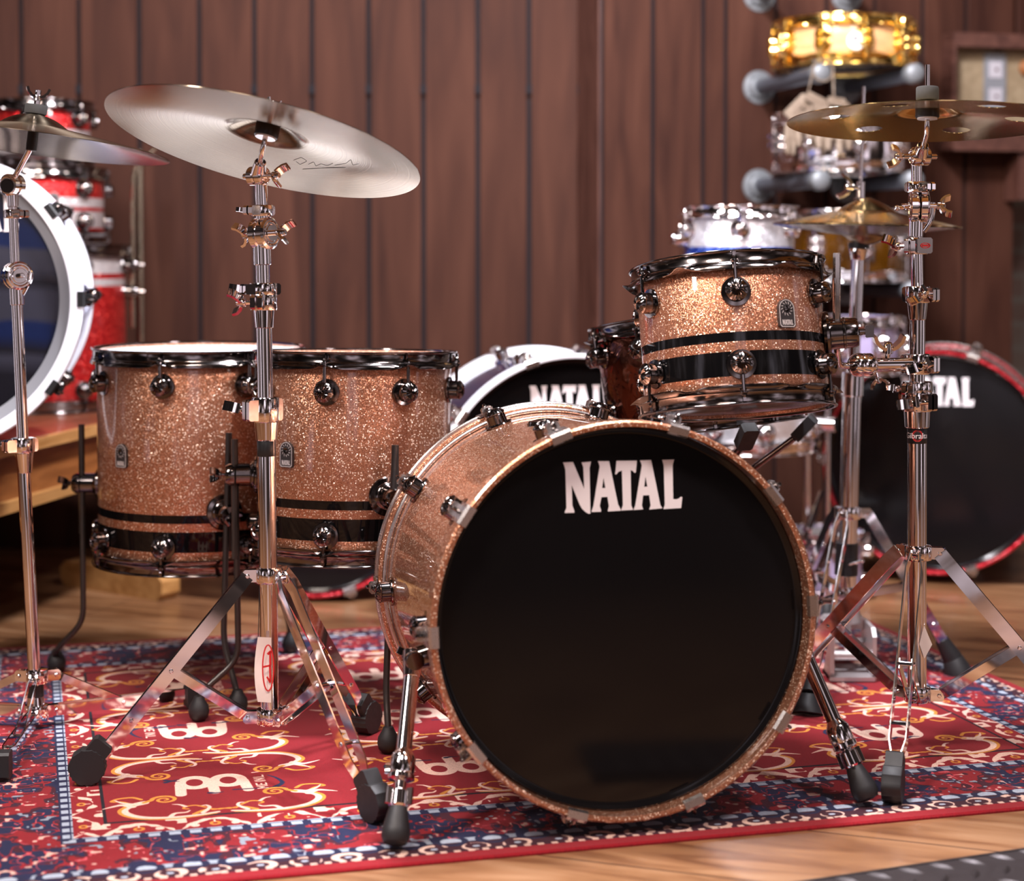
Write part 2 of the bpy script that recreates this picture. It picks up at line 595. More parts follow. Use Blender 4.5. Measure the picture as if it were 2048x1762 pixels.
M_wall = wallwood()
M_bench_top = wood('bench_top_wood', [(0.3, (0.15, 0.040, 0.018, 1)), (0.7, (0.30, 0.095, 0.042, 1))], (6, 0.8, 6), 5.0, (0.25, 0.4), 0.3)
M_bench_edge = wood('bench_edge_wood', [(0.3, (0.34, 0.15, 0.04, 1)), (0.7, (0.55, 0.29, 0.10, 1))], (5, 0.8, 5), 6.0, (0.4, 0.55))
M_bench_side = wood('bench_side_wood', [(0.3, (0.17, 0.055, 0.014, 1)), (0.7, (0.33, 0.12, 0.032, 1))], (5, 0.8, 5), 6.0, (0.35, 0.5))
M_maple = wood('blond_maple_shell', [(0.3, (0.52, 0.27, 0.11, 1)), (0.7, (0.72, 0.43, 0.21, 1))], (3, 3, 18), 5.0, (0.3, 0.4), 0.5)
M_rattle = wood('carved_pale_wood', [(0.3, (0.13, 0.088, 0.058, 1)), (0.7, (0.25, 0.19, 0.14, 1))], (8, 8, 8), 5.0, (0.6, 0.8))
M_frame = wood('cabinet_frame_wood', [(0.3, (0.045, 0.015, 0.010, 1)), (0.7, (0.10, 0.038, 0.025, 1))], (6, 6, 1), 5.0, (0.4, 0.6))
M_cream = wood('cream_painted_board', [(0.3, (0.19, 0.135, 0.075, 1)), (0.7, (0.27, 0.205, 0.125, 1))], (6, 6, 1), 5.0, (0.6, 0.75))


def floorwood():
    m = mat('worn_honey_floorboards', (0.4, 0.2, 0.08, 1), 0.35, 0, 0.25, 0.15)
    t = NT(m)
    tc_ = t.n('TexCoord')
    mp_ = t.n('Mapping')
    mp_.inputs['Rotation'].default_value = (0, 0, R(20))
    t.l(tc_.outputs['Object'], mp_.inputs['Vector'])
    br = t.n('TexBrick', offset=0.37, Scale=1.0)
    br.inputs['Color1'].default_value = (0.20, 0.20, 0.20, 1)
    br.inputs['Color2'].default_value = (0.80, 0.80, 0.80, 1)
    br.inputs['Mortar'].default_value = (0.5, 0.5, 0.5, 1)
    br.inputs['Mortar Size'].default_value = 0.0018
    br.inputs['Brick Width'].default_value = 2.4
    br.inputs['Row Height'].default_value = 0.24
    t.l(mp_.outputs['Vector'], br.inputs['Vector'])
    m2 = t.n('Mapping')
    m2.inputs['Scale'].default_value = (1.1, 7.0, 1)
    t.l(mp_.outputs['Vector'], m2.inputs['Vector'])
    n1 = t.n('TexNoise', Scale=2.2, Detail=7.0, Distortion=1.6)
    t.l(m2.outputs['Vector'], n1.inputs['Vector'])
    n2 = t.n('TexNoise', Scale=5.0, Detail=3.0)
    t.l(tc_.outputs['Object'], n2.inputs['Vector'])
    f = t.math('ADD', t.math('MULTIPLY', n1.outputs['Fac'], 0.72), t.math('MULTIPLY', br.outputs['Color'], 0.14))
    f = t.math('ADD', f, t.math('MULTIPLY', n2.outputs['Fac'], 0.16))
    col = t.ramp(f, [(0.30, (0.055, 0.018, 0.007, 1)), (0.42, (0.155, 0.064, 0.026, 1)), (0.55, (0.255, 0.122, 0.054, 1)), (0.72, (0.36, 0.20, 0.105, 1))])
    col = t.mix(br.outputs['Fac'], col, (0.035, 0.014, 0.008, 1))
    t.l(col, t.b.inputs['Base Color'])
    mr = t.n('MapRange')
    mr.inputs['To Min'].default_value, mr.inputs['To Max'].default_value = 0.22, 0.5
    t.l(n2.outputs['Fac'], mr.inputs['Value'])
    t.l(mr.outputs['Result'], t.b.inputs['Roughness'])
    bp = t.n('Bump', Strength=0.25, Distance=0.002)
    t.l(t.math('SUBTRACT', n1.outputs['Fac'], br.outputs['Fac']), bp.inputs['Height'])
    t.l(bp.outputs[0], t.b.inputs['Normal'])
    return m


def bricks():
    m = mat('weathered_brick', (0.3, 0.15, 0.1, 1), 0.85)
    t = NT(m)
    tc_ = t.n('TexCoord')
    mp_ = t.n('Mapping')
    mp_.inputs['Rotation'].default_value = (R(90), 0, 0)
    t.l(tc_.outputs['Object'], mp_.inputs['Vector'])
    br = t.n('TexBrick', Scale=1.0)
    br.inputs['Color1'].default_value = (0.14, 0.045, 0.028, 1)
    br.inputs['Color2'].default_value = (0.17, 0.12, 0.09, 1)
    br.inputs['Mortar'].default_value = (0.19, 0.17, 0.145, 1)
    br.inputs['Mortar Size'].default_value = 0.012
    br.inputs['Brick Width'].default_value = 0.22
    br.inputs['Row Height'].default_value = 0.078
    t.l(mp_.outputs['Vector'], br.inputs['Vector'])
    n_ = t.n('TexNoise', Scale=9.0, Detail=5.0)
    t.l(tc_.outputs['Object'], n_.inputs['Vector'])
    t.l(t.mix(n_.outputs['Fac'], br.outputs['Color'], (0.19, 0.175, 0.15, 1)), t.b.inputs['Base Color'])
    return m


def treadplate():
    m = mat('dark_tread_steel', (0.038, 0.030, 0.031, 1), 0.42, 0.5)
    return rough_noise(m, 60, 0.34, 0.6)


M_floor, M_brick, M_tread = floorwood(), bricks(), treadplate()


# ------------------------------------------------------------------ lettering
NATAL = {
    'N': [[(245, 265), (375, 258), (520, 598), (510, 320), (488, 262), (612, 250), (592, 330), (598, 910), (575, 912), (540, 895), (490, 850), (460, 800), (355, 548), (362, 810), (385, 870), (388, 900), (262, 905), (265, 885), (285, 840), (275, 360), (262, 310)]],
    'A': [[(703, 243), (850, 240), (965, 790), (1000, 855), (998, 870), (830, 880), (832, 860), (845, 810), (825, 695), (745, 700), (722, 810), (740, 865), (738, 885), (615, 890), (617, 875), (640, 810), (725, 310), (715, 270)], [(775, 450), (800, 583), (755, 585)]],
    'T': [[(948, 235), (1220, 228), (1205, 378), (1185, 385), (1165, 360), (1135, 350), (1140, 800), (1165, 858), (1005, 868), (1030, 800), (1020, 358), (975, 372), (945, 408), (928, 405), (935, 370)]],
    'a': [[(1260, 225), (1410, 218), (1528, 790), (1555, 835), (1380, 852), (1400, 800), (1382, 668), (1298, 672), (1282, 800), (1298, 850), (1172, 860), (1195, 800), (1285, 290), (1275, 255)], [(1333, 425), (1358, 560), (1315, 563)]],
    'L': [[(1560, 215), (1718, 208), (1698, 280), (1702, 715), (1745, 720), (1785, 705), (1805, 685), (1825, 690), (1808, 830), (1570, 845), (1590, 790), (1580, 290)]],
}


def natal(mb, M, width, depth):
    k = width / 1580.0
    for loops in NATAL.values():
        mb.poly([[((x - 1035) * k, -(y + 0.040 * (x - 1035) - 555) * k) for x, y in lp] for lp in loops], M, depth)
    return mb


def font_polys(text, size):
    """flat mesh of the built-in font: (verts, faces), centred"""
    cu = bpy.data.curves.new('lettering', 'FONT')
    cu.body = text
    cu.size = size
    cu.align_x, cu.align_y = 'CENTER', 'CENTER'
    ob = bpy.data.objects.new('lettering', cu)
    COL.objects.link(ob)
    dg = bpy.context.evaluated_depsgraph_get()
    me = ob.evaluated_get(dg).to_mesh()
    vs = [(v.co.x, v.co.y) for v in me.vertices]
    fs = [tuple(p.vertices) for p in me.polygons]
    ob.evaluated_get(dg).to_mesh_clear()
    bpy.data.objects.remove(ob)
    bpy.data.curves.remove(cu)
    return vs, fs


def wrap(mb, vs, fs, o, r, ang0, zc):
    """lay flat lettering round a vertical tube at o; ang0 is the facing azimuth"""
    out = []
    for x, y in vs:
        t = ang0 + x / r
        out.append((o.x + r * math.cos(t), o.y + r * math.sin(t), zc + y))
    mb.add(out, fs)


# ------------------------------------------------------------------ small hardware meshes (shared)
def lug_mesh(mt, name, s=1.0):
    mb = MB()
    prof = [(0.0, 0.0), (0.0235, 0.0), (0.0240, 0.0022), (0.0232, 0.0042), (0.0172, 0.0048), (0.0168, 0.019), (0.0176, 0.0200), (0.0178, 0.0215), (0.0160, 0.0240), (0.0105, 0.0275), (0.0045, 0.0290), (0.0, 0.0292)]

    def md(t):
        g = 1 + 0.030 * math.cos(14 * t)
        return [(r_ * s, h * s * (g if 9 <= i <= 10 else 1)) for i, (r_, h) in enumerate(prof)]
    mb.lathe((0, 0, 0), (0, 0, 1), [(r_ * s, h * s) for r_, h in prof], 56, md)
    return mb.mesh(name, mt, 28)


def rod_mesh(mt, L_, s=1.0, name='tension_rod'):
    mb = MB()
    zr = 0.0155
    mb.tube((0, 0.010, zr), (0, L_, zr), 0.0030, 10)
    mb.cone((0, L_ * 0.2, zr), (0, 0.013, zr), 0.0035, 0.0052, 10)
    mb.tube((0, L_ - 0.001, zr), (0, L_ + 0.003, zr), 0.0062, 12)
    mb.cone((0, L_ + 0.003, zr), (0, L_ + 0.010, zr), 0.0045, 0.0035, 6)
    mb.box((0, L_ + 0.0125, zr), (1, 0, 0), (0, 0, 1), (0, 1, 0), 0.0024, 0.0024, 0.003)
    return mb.mesh(name, mt)


LUGS = {k: lug_mesh(m_, 'lug') for k, m_ in (('nickel', M_nickel), ('chrome', M_chrome), ('gold', M_gold))}
HW = {'nickel': M_nickel, 'chrome': M_chrome, 'gold': M_gold}


def hoop_mesh(mt, Rh, lug_angles, name):
    """triple-flanged hoop, playing edge at z = 0, scalloped ears at the lugs"""
    rh = Rh - 0.004
    mb = MB()

    def prof(ear):
        return [(rh - 0.0025, -0.001), (rh + 0.0005, 0.0), (rh + 0.0035, -0.0005), (rh + 0.004, -0.0022), (rh + 0.0028, -0.0042), (rh + 0.0002, -0.0052), (rh, -0.0175),
                (rh + 0.002, -0.0200), (rh + 0.0010, -0.0212), (rh + 0.0030 + 0.4 * ear, -0.0235), (rh + 0.0045 + ear, -0.0265 + 0.35 * ear), (rh + 0.0050 + ear, -0.0305 + 0.75 * ear), (rh + 0.0035 + ear, -0.0318 + 0.75 * ear), (rh - 0.003, -0.0300), (rh - 0.0035, -0.004)]

    def md(t):
        g = 0
        for a in lug_angles:
            d = abs((t - a + math.pi) % (2 * math.pi) - math.pi) * rh
            g = max(g, math.exp(-(d / 0.016) ** 2))
        return prof(0.0105 * g)
    mb.lathe((0, 0, 0), (0, 0, 1), prof(0), 220, md, closed=True, up=(0, -1, 0))
    return mb.mesh(name, mt, 50)


def frame_at(M, o, x, y, z):
    """matrix with columns x, y, z at o, all in frame M"""
    m = Matrix.Identity(4)
    for k, a in enumerate((x, y, z)):
        a = V(a).normalized()
        for i in range(3):
            m[i][k] = a[i]
    for i in range(3):
        m[i][3] = o[i]
    return M @ m


def badge(parent, M, w=0.031, h=0.046):
    """arched vent badge: sun rays round the vent hole over the maker's name"""
    r_ = w / 2
    arc = [(r_ * math.cos(a), h - r_ - h / 2 + r_ * math.sin(a)) for a in [math.pi * k / 16 for k in range(17)]]
    outline = [(-r_ + 0.003, -h / 2), (r_ - 0.003, -h / 2), (r_, -h / 2 + 0.003)] + arc + [(-r_, -h / 2 + 0.003)]
    mb = MB().poly([outline], I4, 0.0055)
    o = mpart('badge', mb.mesh('badge', M_badge), parent, M, 'small black arched badge with sun emblem')
    e_ = MB()
    T = Matrix.Translation((0, 0, 0.0055))
    inner = [(x * 0.86, y * 0.90) for x, y in outline]
    outer = [(x * 0.93, y * 0.95) for x, y in outline]
    e_.poly([outer, inner], T, 0.0004)
    cy = h / 2 - r_
    for k in range(12):
        a = 2 * math.pi * k / 12
        tx, ty = math.cos(a), math.sin(a)
        p = V((0, cy, 0)) + V((tx, ty, 0)) * 0.0078
        q = V((0, cy, 0)) + V((math.cos(a + 0.16), math.sin(a + 0.16), 0)) * 0.0116
        n_ = V((-ty, tx, 0)) * 0.0007
        e_.poly([[(p + n_)[:2], (p - n_)[:2], (q - n_ * 0.4)[:2], (q + n_ * 0.4)[:2]]], T, 0.0004)
    natal(e_, T @ Matrix.Translation((0, -h / 2 + 0.0085, 0)), 0.0205, 0.0004)
    mpart('badge_emblem', e_.mesh('badge_emblem', M_engrave), o, M, 'silver sun and lettering')
    g_ = MB().lathe((0, cy, 0.005), (0, 0, 1), [(0.0022, 0.0), (0.0022, 0.002), (0.0046, 0.0025), (0.0052, 0.0005), (0.0052, -0.001)], 24)
    mpart('vent_grommet', g_.mesh('vent_grommet', M_nickel), o, M)
    return o


def drum(name, label, cat, M, base, Rh, H, shell_m, nlug=6, off=0.0, hw='nickel', top_head=None, bot_head=None,
         badge_at=None, group=None, tube_lug=False, dz_top=0.056, dz_low=0.056):
    """M: frame at the centre of the lower rim, z along the drum; every drum: shell, two hoops, two heads, lugs with rods"""
    root = thing(name, base, label, cat, group)
    Rs = Rh - 0.012
    ang = [off + 2 * math.pi * k / nlug for k in range(nlug)]
    sh = MB().lathe((0, 0, 0), (0, 0, 1), [(Rs - 0.006, 0.004), (Rs - 0.001, 0.004), (Rs, 0.006), (Rs, H - 0.006), (Rs - 0.001, H - 0.004), (Rs - 0.006, H - 0.004)], 128, closed=True)
    mpart('shell', sh.mesh('shell', shell_m), root, M)
    h1 = hoop_mesh(HW[hw], Rh, ang, 'hoop')
    mpart('batter_hoop', h1, root, M @ Matrix.Translation((0, 0, H)))
    h2 = hoop_mesh(HW[hw], Rh, [-a for a in ang], 'hoop')
    mpart('resonant_hoop', h2, root, M @ Matrix.Rotation(math.pi, 4, 'X'))
    hd = MB().lathe((0, 0, 0), (0, 0, 1), [(Rh - 0.0078, -0.004), (Rh - 0.0078, 0.002), (Rh - 0.011, 0.004), (Rh - 0.014, 0.003), (0, 0.003)], 96)
    mpart('batter_head', hd.mesh('batter_head', top_head or M_white_head), root, M @ Matrix.Translation((0, 0, H - 0.012)))
    hd = MB().lathe((0, 0, 0), (0, 0, 1), [(Rh - 0.0078, 0.004), (Rh - 0.0078, -0.002), (Rh - 0.011, -0.004), (Rh - 0.014, -0.003), (0, -0.003)], 96)
    mpart('resonant_head', hd.mesh('resonant_head', bot_head or M_clear_head), root, M @ Matrix.Translation((0, 0, 0.012)))
    if H < 0.19:
        dz_top = dz_low = 0.048
    if H < 0.17 or tube_lug:
        dz_top = dz_low = H / 2 - 0.012
    rods = [rod_mesh(HW[hw], dz_top - 0.020), rod_mesh(HW[hw], dz_low - 0.020)]
    for a in ang:
        rad, tan = V((math.sin(a), -math.cos(a), 0)), V((math.cos(a), math.sin(a), 0))
        for zc, up in ((H - dz_top, 1), (dz_low, -1)):
            F = frame_at(M, rad * (Rs - 0.0004) + V((0, 0, zc)), tan * up, (0, 0, up), rad)
            lg = mpart('lug', LUGS[hw], root, F)
            mpart('tension_rod', rods[0 if up > 0 else 1], lg, F)
    if badge_at:
        a, zb = badge_at
        rad, tan = V((math.sin(a), -math.cos(a), 0)), V((math.cos(a), math.sin(a), 0))
        badge(root, frame_at(M, rad * (Rs - 0.001) + V((0, 0, zb)), tan, (0, 0, 1), rad))
    return root


def wing_mb(mb, o, axis, s=1.0, spin=0.0):
    """wing screw: shaft, hub and two flared wings"""
    o, x, y, z = mb.frame(o, axis)
    x, y = x * math.cos(spin) + y * math.sin(spin), -x * math.sin(spin) + y * math.cos(spin)
    mb.tube(o, o + z * 0.014 * s, 0.0032 * s, 10)
    mb.cone(o + z * 0.010 * s, o + z * 0.024 * s, 0.0065 * s, 0.0050 * s, 14)
    for k in (-1, 1):
        p = [o + z * 0.016 * s + x * k * 0.004 * s, o + z * 0.019 * s + x * k * 0.010 * s, o + z * 0.025 * s + x * k * 0.016 * s, o + z * 0.033 * s + x * k * 0.019 * s]
        mb.ribbon(p, y, 0.014 * s, 0.0045 * s)
    return mb


def floor_leg(root, M, a, zb, Rs, bend_pts, top_z, br_scale=1.0):
    """bracket on a floor tom and its bent rod; bend_pts in world, last = floor contact"""
    rad = (M.to_3x3() @ V((math.sin(a), -math.cos(a), 0))).normalized()
    o = M @ V((math.sin(a) * Rs, -math.cos(a) * Rs, zb))
    b = MB()
    s = br_scale
    b.lathe(o - rad * 0.001, rad, [(0.0, 0), (0.034 * s, 0), (0.035 * s, 0.004), (0.033 * s, 0.007), (0.026 * s, 0.009), (0.024 * s, 0.013), (0.021 * s, 0.015), (0.0205 * s, 0.040), (0.0, 0.040)], 40)
    b.lathe(o + rad * 0.042, rad, [(0.0, 0), (0.0205 * s, 0), (0.0205 * s, 0.009), (0.017 * s, 0.016), (0.0, 0.018)], 36)
    bo = wpart('leg_bracket', b, M_nickel, root)
    wn = wing_mb(MB(), o + rad * 0.056, rad, 0.9, 0.6)
    wpart('wing_bolt', wn, M_nickel, bo)
    p = o + rad * 0.041
    top = V((p.x, p.y, top_z))
    pts = [top] + [V(q) for q in bend_pts]
    lo = MB().path(pts[:-1] + [pts[-1] + V((0, 0, 0.03))], 0.0058, 14, 0.03)
    lo.path([top + V((0, 0, 0.0)), V((p.x, p.y, top_z - 0.22))], 0.0064, 8, 0.01)
    lg = wpart('leg', lo, M_darksteel, root)
    f = MB().lathe(pts[-1] + V((0, 0, 0.0015)), (0, 0, 1), [(0, 0), (0.010, 0.0), (0.0165, 0.006), (0.019, 0.016), (0.0175, 0.027), (0.012, 0.036), (0.0085, 0.044), (0.0, 0.045)], 24)
    wpart('rubber_foot', f, M_rubber, lg)


# ------------------------------------------------------------------ the setting
FLOOR_Z = -0.006
mb = MB().add([(-4, 0.2, FLOOR_Z), (4, 0.2, FLOOR_Z), (4, 7, FLOOR_Z), (-4, 7, FLOOR_Z), (-4, 0.2, FLOOR_Z - 0.05), (4, 0.2, FLOOR_Z - 0.05), (4, 7, FLOOR_Z - 0.05), (-4, 7, FLOOR_Z - 0.05)],
              [(0, 1, 2, 3), (7, 6, 5, 4), (0, 4, 5, 1), (1, 5, 6, 2), (2, 6, 7, 3), (3, 7, 4, 0)])
o = place(bpy.data.objects.new('floor', mb.mesh('floor', M_floor)))
tag(o, kind='structure')


def board_wall(name, O, a, n, joints, top, back=0.09, gap=0.012, clip_z=None):
    """boards between the joints s0, s1, ... along a; dark shallow channels between them"""
    mb = MB()
    O, a, n = V(O), V(a), V(n)
    rnd = random.Random(5)
    for i in range(len(joints) - 1):
        s0, s1 = joints[i] + gap / 2, joints[i + 1] - gap / 2
        d = rnd.uniform(-0.0025, 0.0025)
        c = O + a * ((s0 + s1) / 2) + V((0, 0, top / 2 + FLOOR_Z))
        mb.mi = 0
        mb.box(c - n * (0.012 - d), a, n, (0, 0, 1), (s1 - s0) / 2, 0.012, top / 2, 0.002)
    mb.mi = 1
    if clip_z:
        for s in joints[1:-1]:
            mb.box(O + a * s + V((0, 0, clip_z)) + n * 0.001, a, (0, 0, 1), n, 0.008, 0.014, 0.003, 0.003)
    s0, s1 = joints[0], joints[-1]
    c = O + a * ((s0 + s1) / 2) + V((0, 0, top / 2 + FLOOR_Z))
    mb.box(c - n * (0.013 + back / 2), a, n, (0, 0, 1), (s1 - s0) / 2, back / 2, top / 2)
    ob = place(bpy.data.objects.new(name, mb.mesh(name, [M_wall, M_groove])))
    return tag(ob, kind='structure')


WLY = 5.19
# left wall joints at the photographed places, continued past the frame
jpx = [45, 160, 280, 400, 510, 625, 738, 847, 956, 1058, 1160]
js = [(x - 1024) / FPX * WLY for x in jpx]
js = [js[0] - 0.165 * k for k in range(9, 0, -1)] + js
board_wall('wall_left', (0, WLY, 0), (1, 0, 0), (0, -1, 0), js + [0.35], 3.1, clip_z=zat(178, 5.18))
WO = V((0.25, 4.983, 0))
WA = V((1, 0.26, 0)).normalized()
WN = V((WA.y, -WA.x, 0))


def wall_s(px):
    """distance along the right wall of the board seen at column px"""
    k = (px - 1024) / FPX
    return (k * WO.y - WO.x) / (WA.x - k * WA.y)


jr = [0.0] + [wall_s(x) for x in (1306, 1406, 1451, 1551, 1652, 1748, 1844, 1929)] + [wall_s(2028)]
board_wall('wall_right', WO, WA, WN, jr, 3.1)
mb = MB().box(WO - WN * 0.155 + WA * 0.006 + V((0, 0, 1.544)), WA, WN, (0, 0, 1), 0.012, 0.14, 1.55, 0.002)
tag(place(bpy.data.objects.new('trim_1', mb.mesh('trim_1', M_frame))), kind='structure')
mb = MB().box(WO + WA * (jr[-1] + 0.20) - WN * 0.03 + V((0, 0, 2.08)), WA, WN, (0, 0, 1), 0.194, 0.03, 1.02, 0.002)
tag(place(bpy.data.objects.new('trim_2', mb.mesh('trim_2', M_wall))), kind='structure')
mb = MB().add([(1.30, 5.75, FLOOR_Z), (4, 5.75, FLOOR_Z), (4, 5.75, 3.1), (1.30, 5.75, 3.1), (1.30, 5.9, FLOOR_Z), (4, 5.9, FLOOR_Z), (4, 5.9, 3.1), (1.30, 5.9, 3.1)],
              [(0, 1, 2, 3), (7, 6, 5, 4), (0, 4, 5, 1), (1, 5, 6, 2), (2, 6, 7, 3), (3, 7, 4, 0)])
tag(place(bpy.data.objects.new('wall_far', mb.mesh('wall_far', M_brick))), kind='structure')


# ------------------------------------------------------------------ the rug and its woven pattern
def rug_pixels():
    W_, H_, k = 2010, 1570, 1000.0
    img = np.zeros((H_, W_, 3), np.float32)
    col = lambda c: np.array([c[0] / 255, c[1] / 255, c[2] / 255], np.float32)
    RED, NAVY, WINE, CREAM, GOLD, PALE, PINK, BLACK = map(col, [(131, 21, 30), (26, 29, 62), (62, 17, 34), (226, 190, 172), (206, 136, 54), (158, 168, 182), (198, 78, 88), (16, 13, 24)])
    yy, xx = np.mgrid[0:H_, 0:W_].astype(np.float32)
    rs = np.random.RandomState(3)

    def noise(cell, seed):
        r_ = np.random.RandomState(seed)
        gh, gw = int(H_ / cell) + 3, int(W_ / cell) + 3
        g = r_.rand(gh, gw).astype(np.float32)
        y, x = yy / cell, xx / cell
        y0, x0 = y.astype(int), x.astype(int)
        fy, fx = y - y0, x - x0
        fy, fx = fy * fy * (3 - 2 * fy), fx * fx * (3 - 2 * fx)
        return (g[y0, x0] * (1 - fx) + g[y0, x0 + 1] * fx) * (1 - fy) + (g[y0 + 1, x0] * (1 - fx) + g[y0 + 1, x0 + 1] * fx) * fy
    # distance from the nearest edge in "front border" millimetres; the side borders are narrower
    fr = np.minimum(yy, H_ - 1 - yy)
    sd = np.minimum(xx, W_ - 1 - xx) * (292 / 236.0)
    d = np.minimum(fr, sd)
    along = np.where(fr < sd, xx, yy)
    img[:] = RED * 0.98
    # main border: navy ground, crimson and wine blossoms, pale buds, curling stems
    b = (d >= 85) & (d < 206)
    n1, n2, n3, n4 = noise(30, 1), noise(15, 2), noise(10, 4), noise(60, 9)
    med = np.sin(along / 190 * 2 * np.pi) * np.cos((d - 145) / 120 * np.pi)
    f = n1 * 0.55 + n2 * 0.36 + 0.20 * med
    reg = np.where(f[..., None] > 0.56, RED, np.where(f[..., None] > 0.43, WINE, NAVY))
    stem = np.abs(n2 - 0.5) < 0.06
    reg = np.where((stem & (f < 0.5))[..., None], RED * 1.05, reg)
    stem2 = (np.abs(n1 - 0.47) < 0.016) & (n3 > 0.5)
    reg = np.where(stem2[..., None], PINK * 0.95, reg)
    bud = (n3 > 0.84) & (n2 > 0.45)
    reg = np.where(bud[..., None], CREAM * 0.9, np.where(((n3 > 0.79) & (n2 > 0.45))[..., None], PINK, reg))
    reg = np.where(((n3 < 0.13) & (n4 > 0.5))[..., None], PALE * 0.85, reg)
    img[b] = reg[b]
    # outer guard: wine and navy ground with pale arcades
    g_ = (d >= 26) & (d < 85)
    P = 62.0
    u = (along % P) - P / 2
    v_ = d - 26
    reg = np.where((v_ > 40)[..., None], NAVY, WINE * 0.85) + np.zeros_like(img)
    rr = np.sqrt((u * 0.8) ** 2 + (v_ - 47) ** 2)
    reg = np.where((np.abs(rr - 17) < 1.5 + 5 * n2)[..., None], NAVY * 0.9, np.where(((rr < 9 + 8 * n2) & (v_ > 40))[..., None], PALE, reg))
    reg = np.where(((rr >= 20.5) & (v_ > 42) & (n2 > 0.3))[..., None], PALE * 0.92, reg)
    u2 = ((along + P / 2) % P) - P / 2
    r2 = np.sqrt((u2 * 0.75) ** 2 + (v_ - 19) ** 2)
    reg = np.where(((np.abs(r2 - 14) < 0.5 + 5 * n1) & (n2 > 0.42))[..., None], CREAM * 0.93, reg)
    u3 = (along % (P / 3)) - P / 6
    reg = np.where(((v_ < 8) & (np.abs(u3) < 5))[..., None], CREAM * 0.9, reg)
    reg = np.where(((r2 < 4))[..., None], PALE, reg)
    img[g_] = reg[g_]
    # inner guard: pale darts on navy
    z_ = (d >= 206) & (d < 230)
    u = (along % 30) / 30
    tri = np.abs(u - 0.5) * 2
    v_ = (d - 206) / 24
    reg = np.where(((tri > 0.45) & (v_ > 0.15) & (v_ < 0.72))[..., None], PALE, NAVY) + np.zeros_like(img)
    reg = np.where((v_ > 0.80)[..., None] & (tri > 0.2)[..., None], PALE * 0.95, reg)
    img[z_] = reg[z_]
    # red band with cream palmettes
    p_ = (d >= 230) & (d < 286)
    P = 112.0
    u = (along % P) - P / 2
    v_ = d - 230
    reg = np.zeros_like(img) + RED * 1.02
    arch = 40 - (u / 7.5) ** 2 * 0.9
    reg = np.where((np.abs(v_ - arch) < -1.5 + 15 * n2)[..., None], CREAM, reg)
    reg = np.where(((np.abs(u) > 40) & (v_ > 30) & (n2 > 0.4))[..., None], CREAM, reg)
    reg = np.where(((np.hypot(u, v_ - 18) < 9) & (np.hypot(u, v_ - 18) > 4))[..., None], GOLD * 0.95, reg)
    reg = np.where(((np.hypot(np.abs(u) - 30, v_ - 14) < 7) & (n3 > 0.4))[..., None], CREAM, reg)
    reg = np.where(((np.abs(u) < 2) & (v_ < 36) & (v_ > 24))[..., None], CREAM, reg)
    img[p_] = reg[p_]
    img[(d >= 285) & (d < 292)] = BLACK
    img[d < 26] = RED * 1.03

    # strokes
    def stroke(pts, w0, w1, c, soft=1.0):
        pts = np.array(pts, np.float32)
        n = len(pts)
        for i in range(n - 1):
            a, b_ = pts[i], pts[i + 1]
            wa, wb = w0 + (w1 - w0) * i / max(n - 1, 1), w0 + (w1 - w0) * (i + 1) / max(n - 1, 1)
            m_ = max(wa, wb) + 2
            x0, x1 = int(max(min(a[0], b_[0]) - m_, 0)), int(min(max(a[0], b_[0]) + m_ + 1, W_))
            y0, y1 = int(max(min(a[1], b_[1]) - m_, 0)), int(min(max(a[1], b_[1]) + m_ + 1, H_))
            if x1 <= x0 or y1 <= y0:
                continue
            X, Y = xx[y0:y1, x0:x1], yy[y0:y1, x0:x1]
            dx, dy = b_[0] - a[0], b_[1] - a[1]
            t = np.clip(((X - a[0]) * dx + (Y - a[1]) * dy) / (dx * dx + dy * dy + 1e-6), 0, 1)
            dd = np.hypot(X - a[0] - t * dx, Y - a[1] - t * dy) - (wa + (wb - wa) * t)
            al = np.clip(0.5 - dd / soft, 0, 1)[..., None]
            img[y0:y1, x0:x1] = img[y0:y1, x0:x1] * (1 - al) + c * al

    def curve(ctrl, n=10):
        c = np.array(ctrl, np.float32)
        c = np.vstack([2 * c[0] - c[1], c, 2 * c[-1] - c[-2]])
        out = []
        for i in range(1, len(c) - 2):
            for t in np.linspace(0, 1, n, endpoint=False):
                a, b_, cc, dd = c[i - 1], c[i], c[i + 1], c[i + 2]
                out.append(0.5 * ((2 * b_) + (-a + cc) * t + (2 * a - 5 * b_ + 4 * cc - dd) * t * t + (-a + 3 * b_ - 3 * cc + dd) * t ** 3))
        out.append(c[-2])
        return out
    spiral = [(-62 + 26 * (1 - t / 26.0) * math.cos(-2.6 - t * 0.5), -66 + 24 * (1 - t / 26.0) * math.sin(-2.6 - t * 0.5) * 0.9) for t in range(24)]
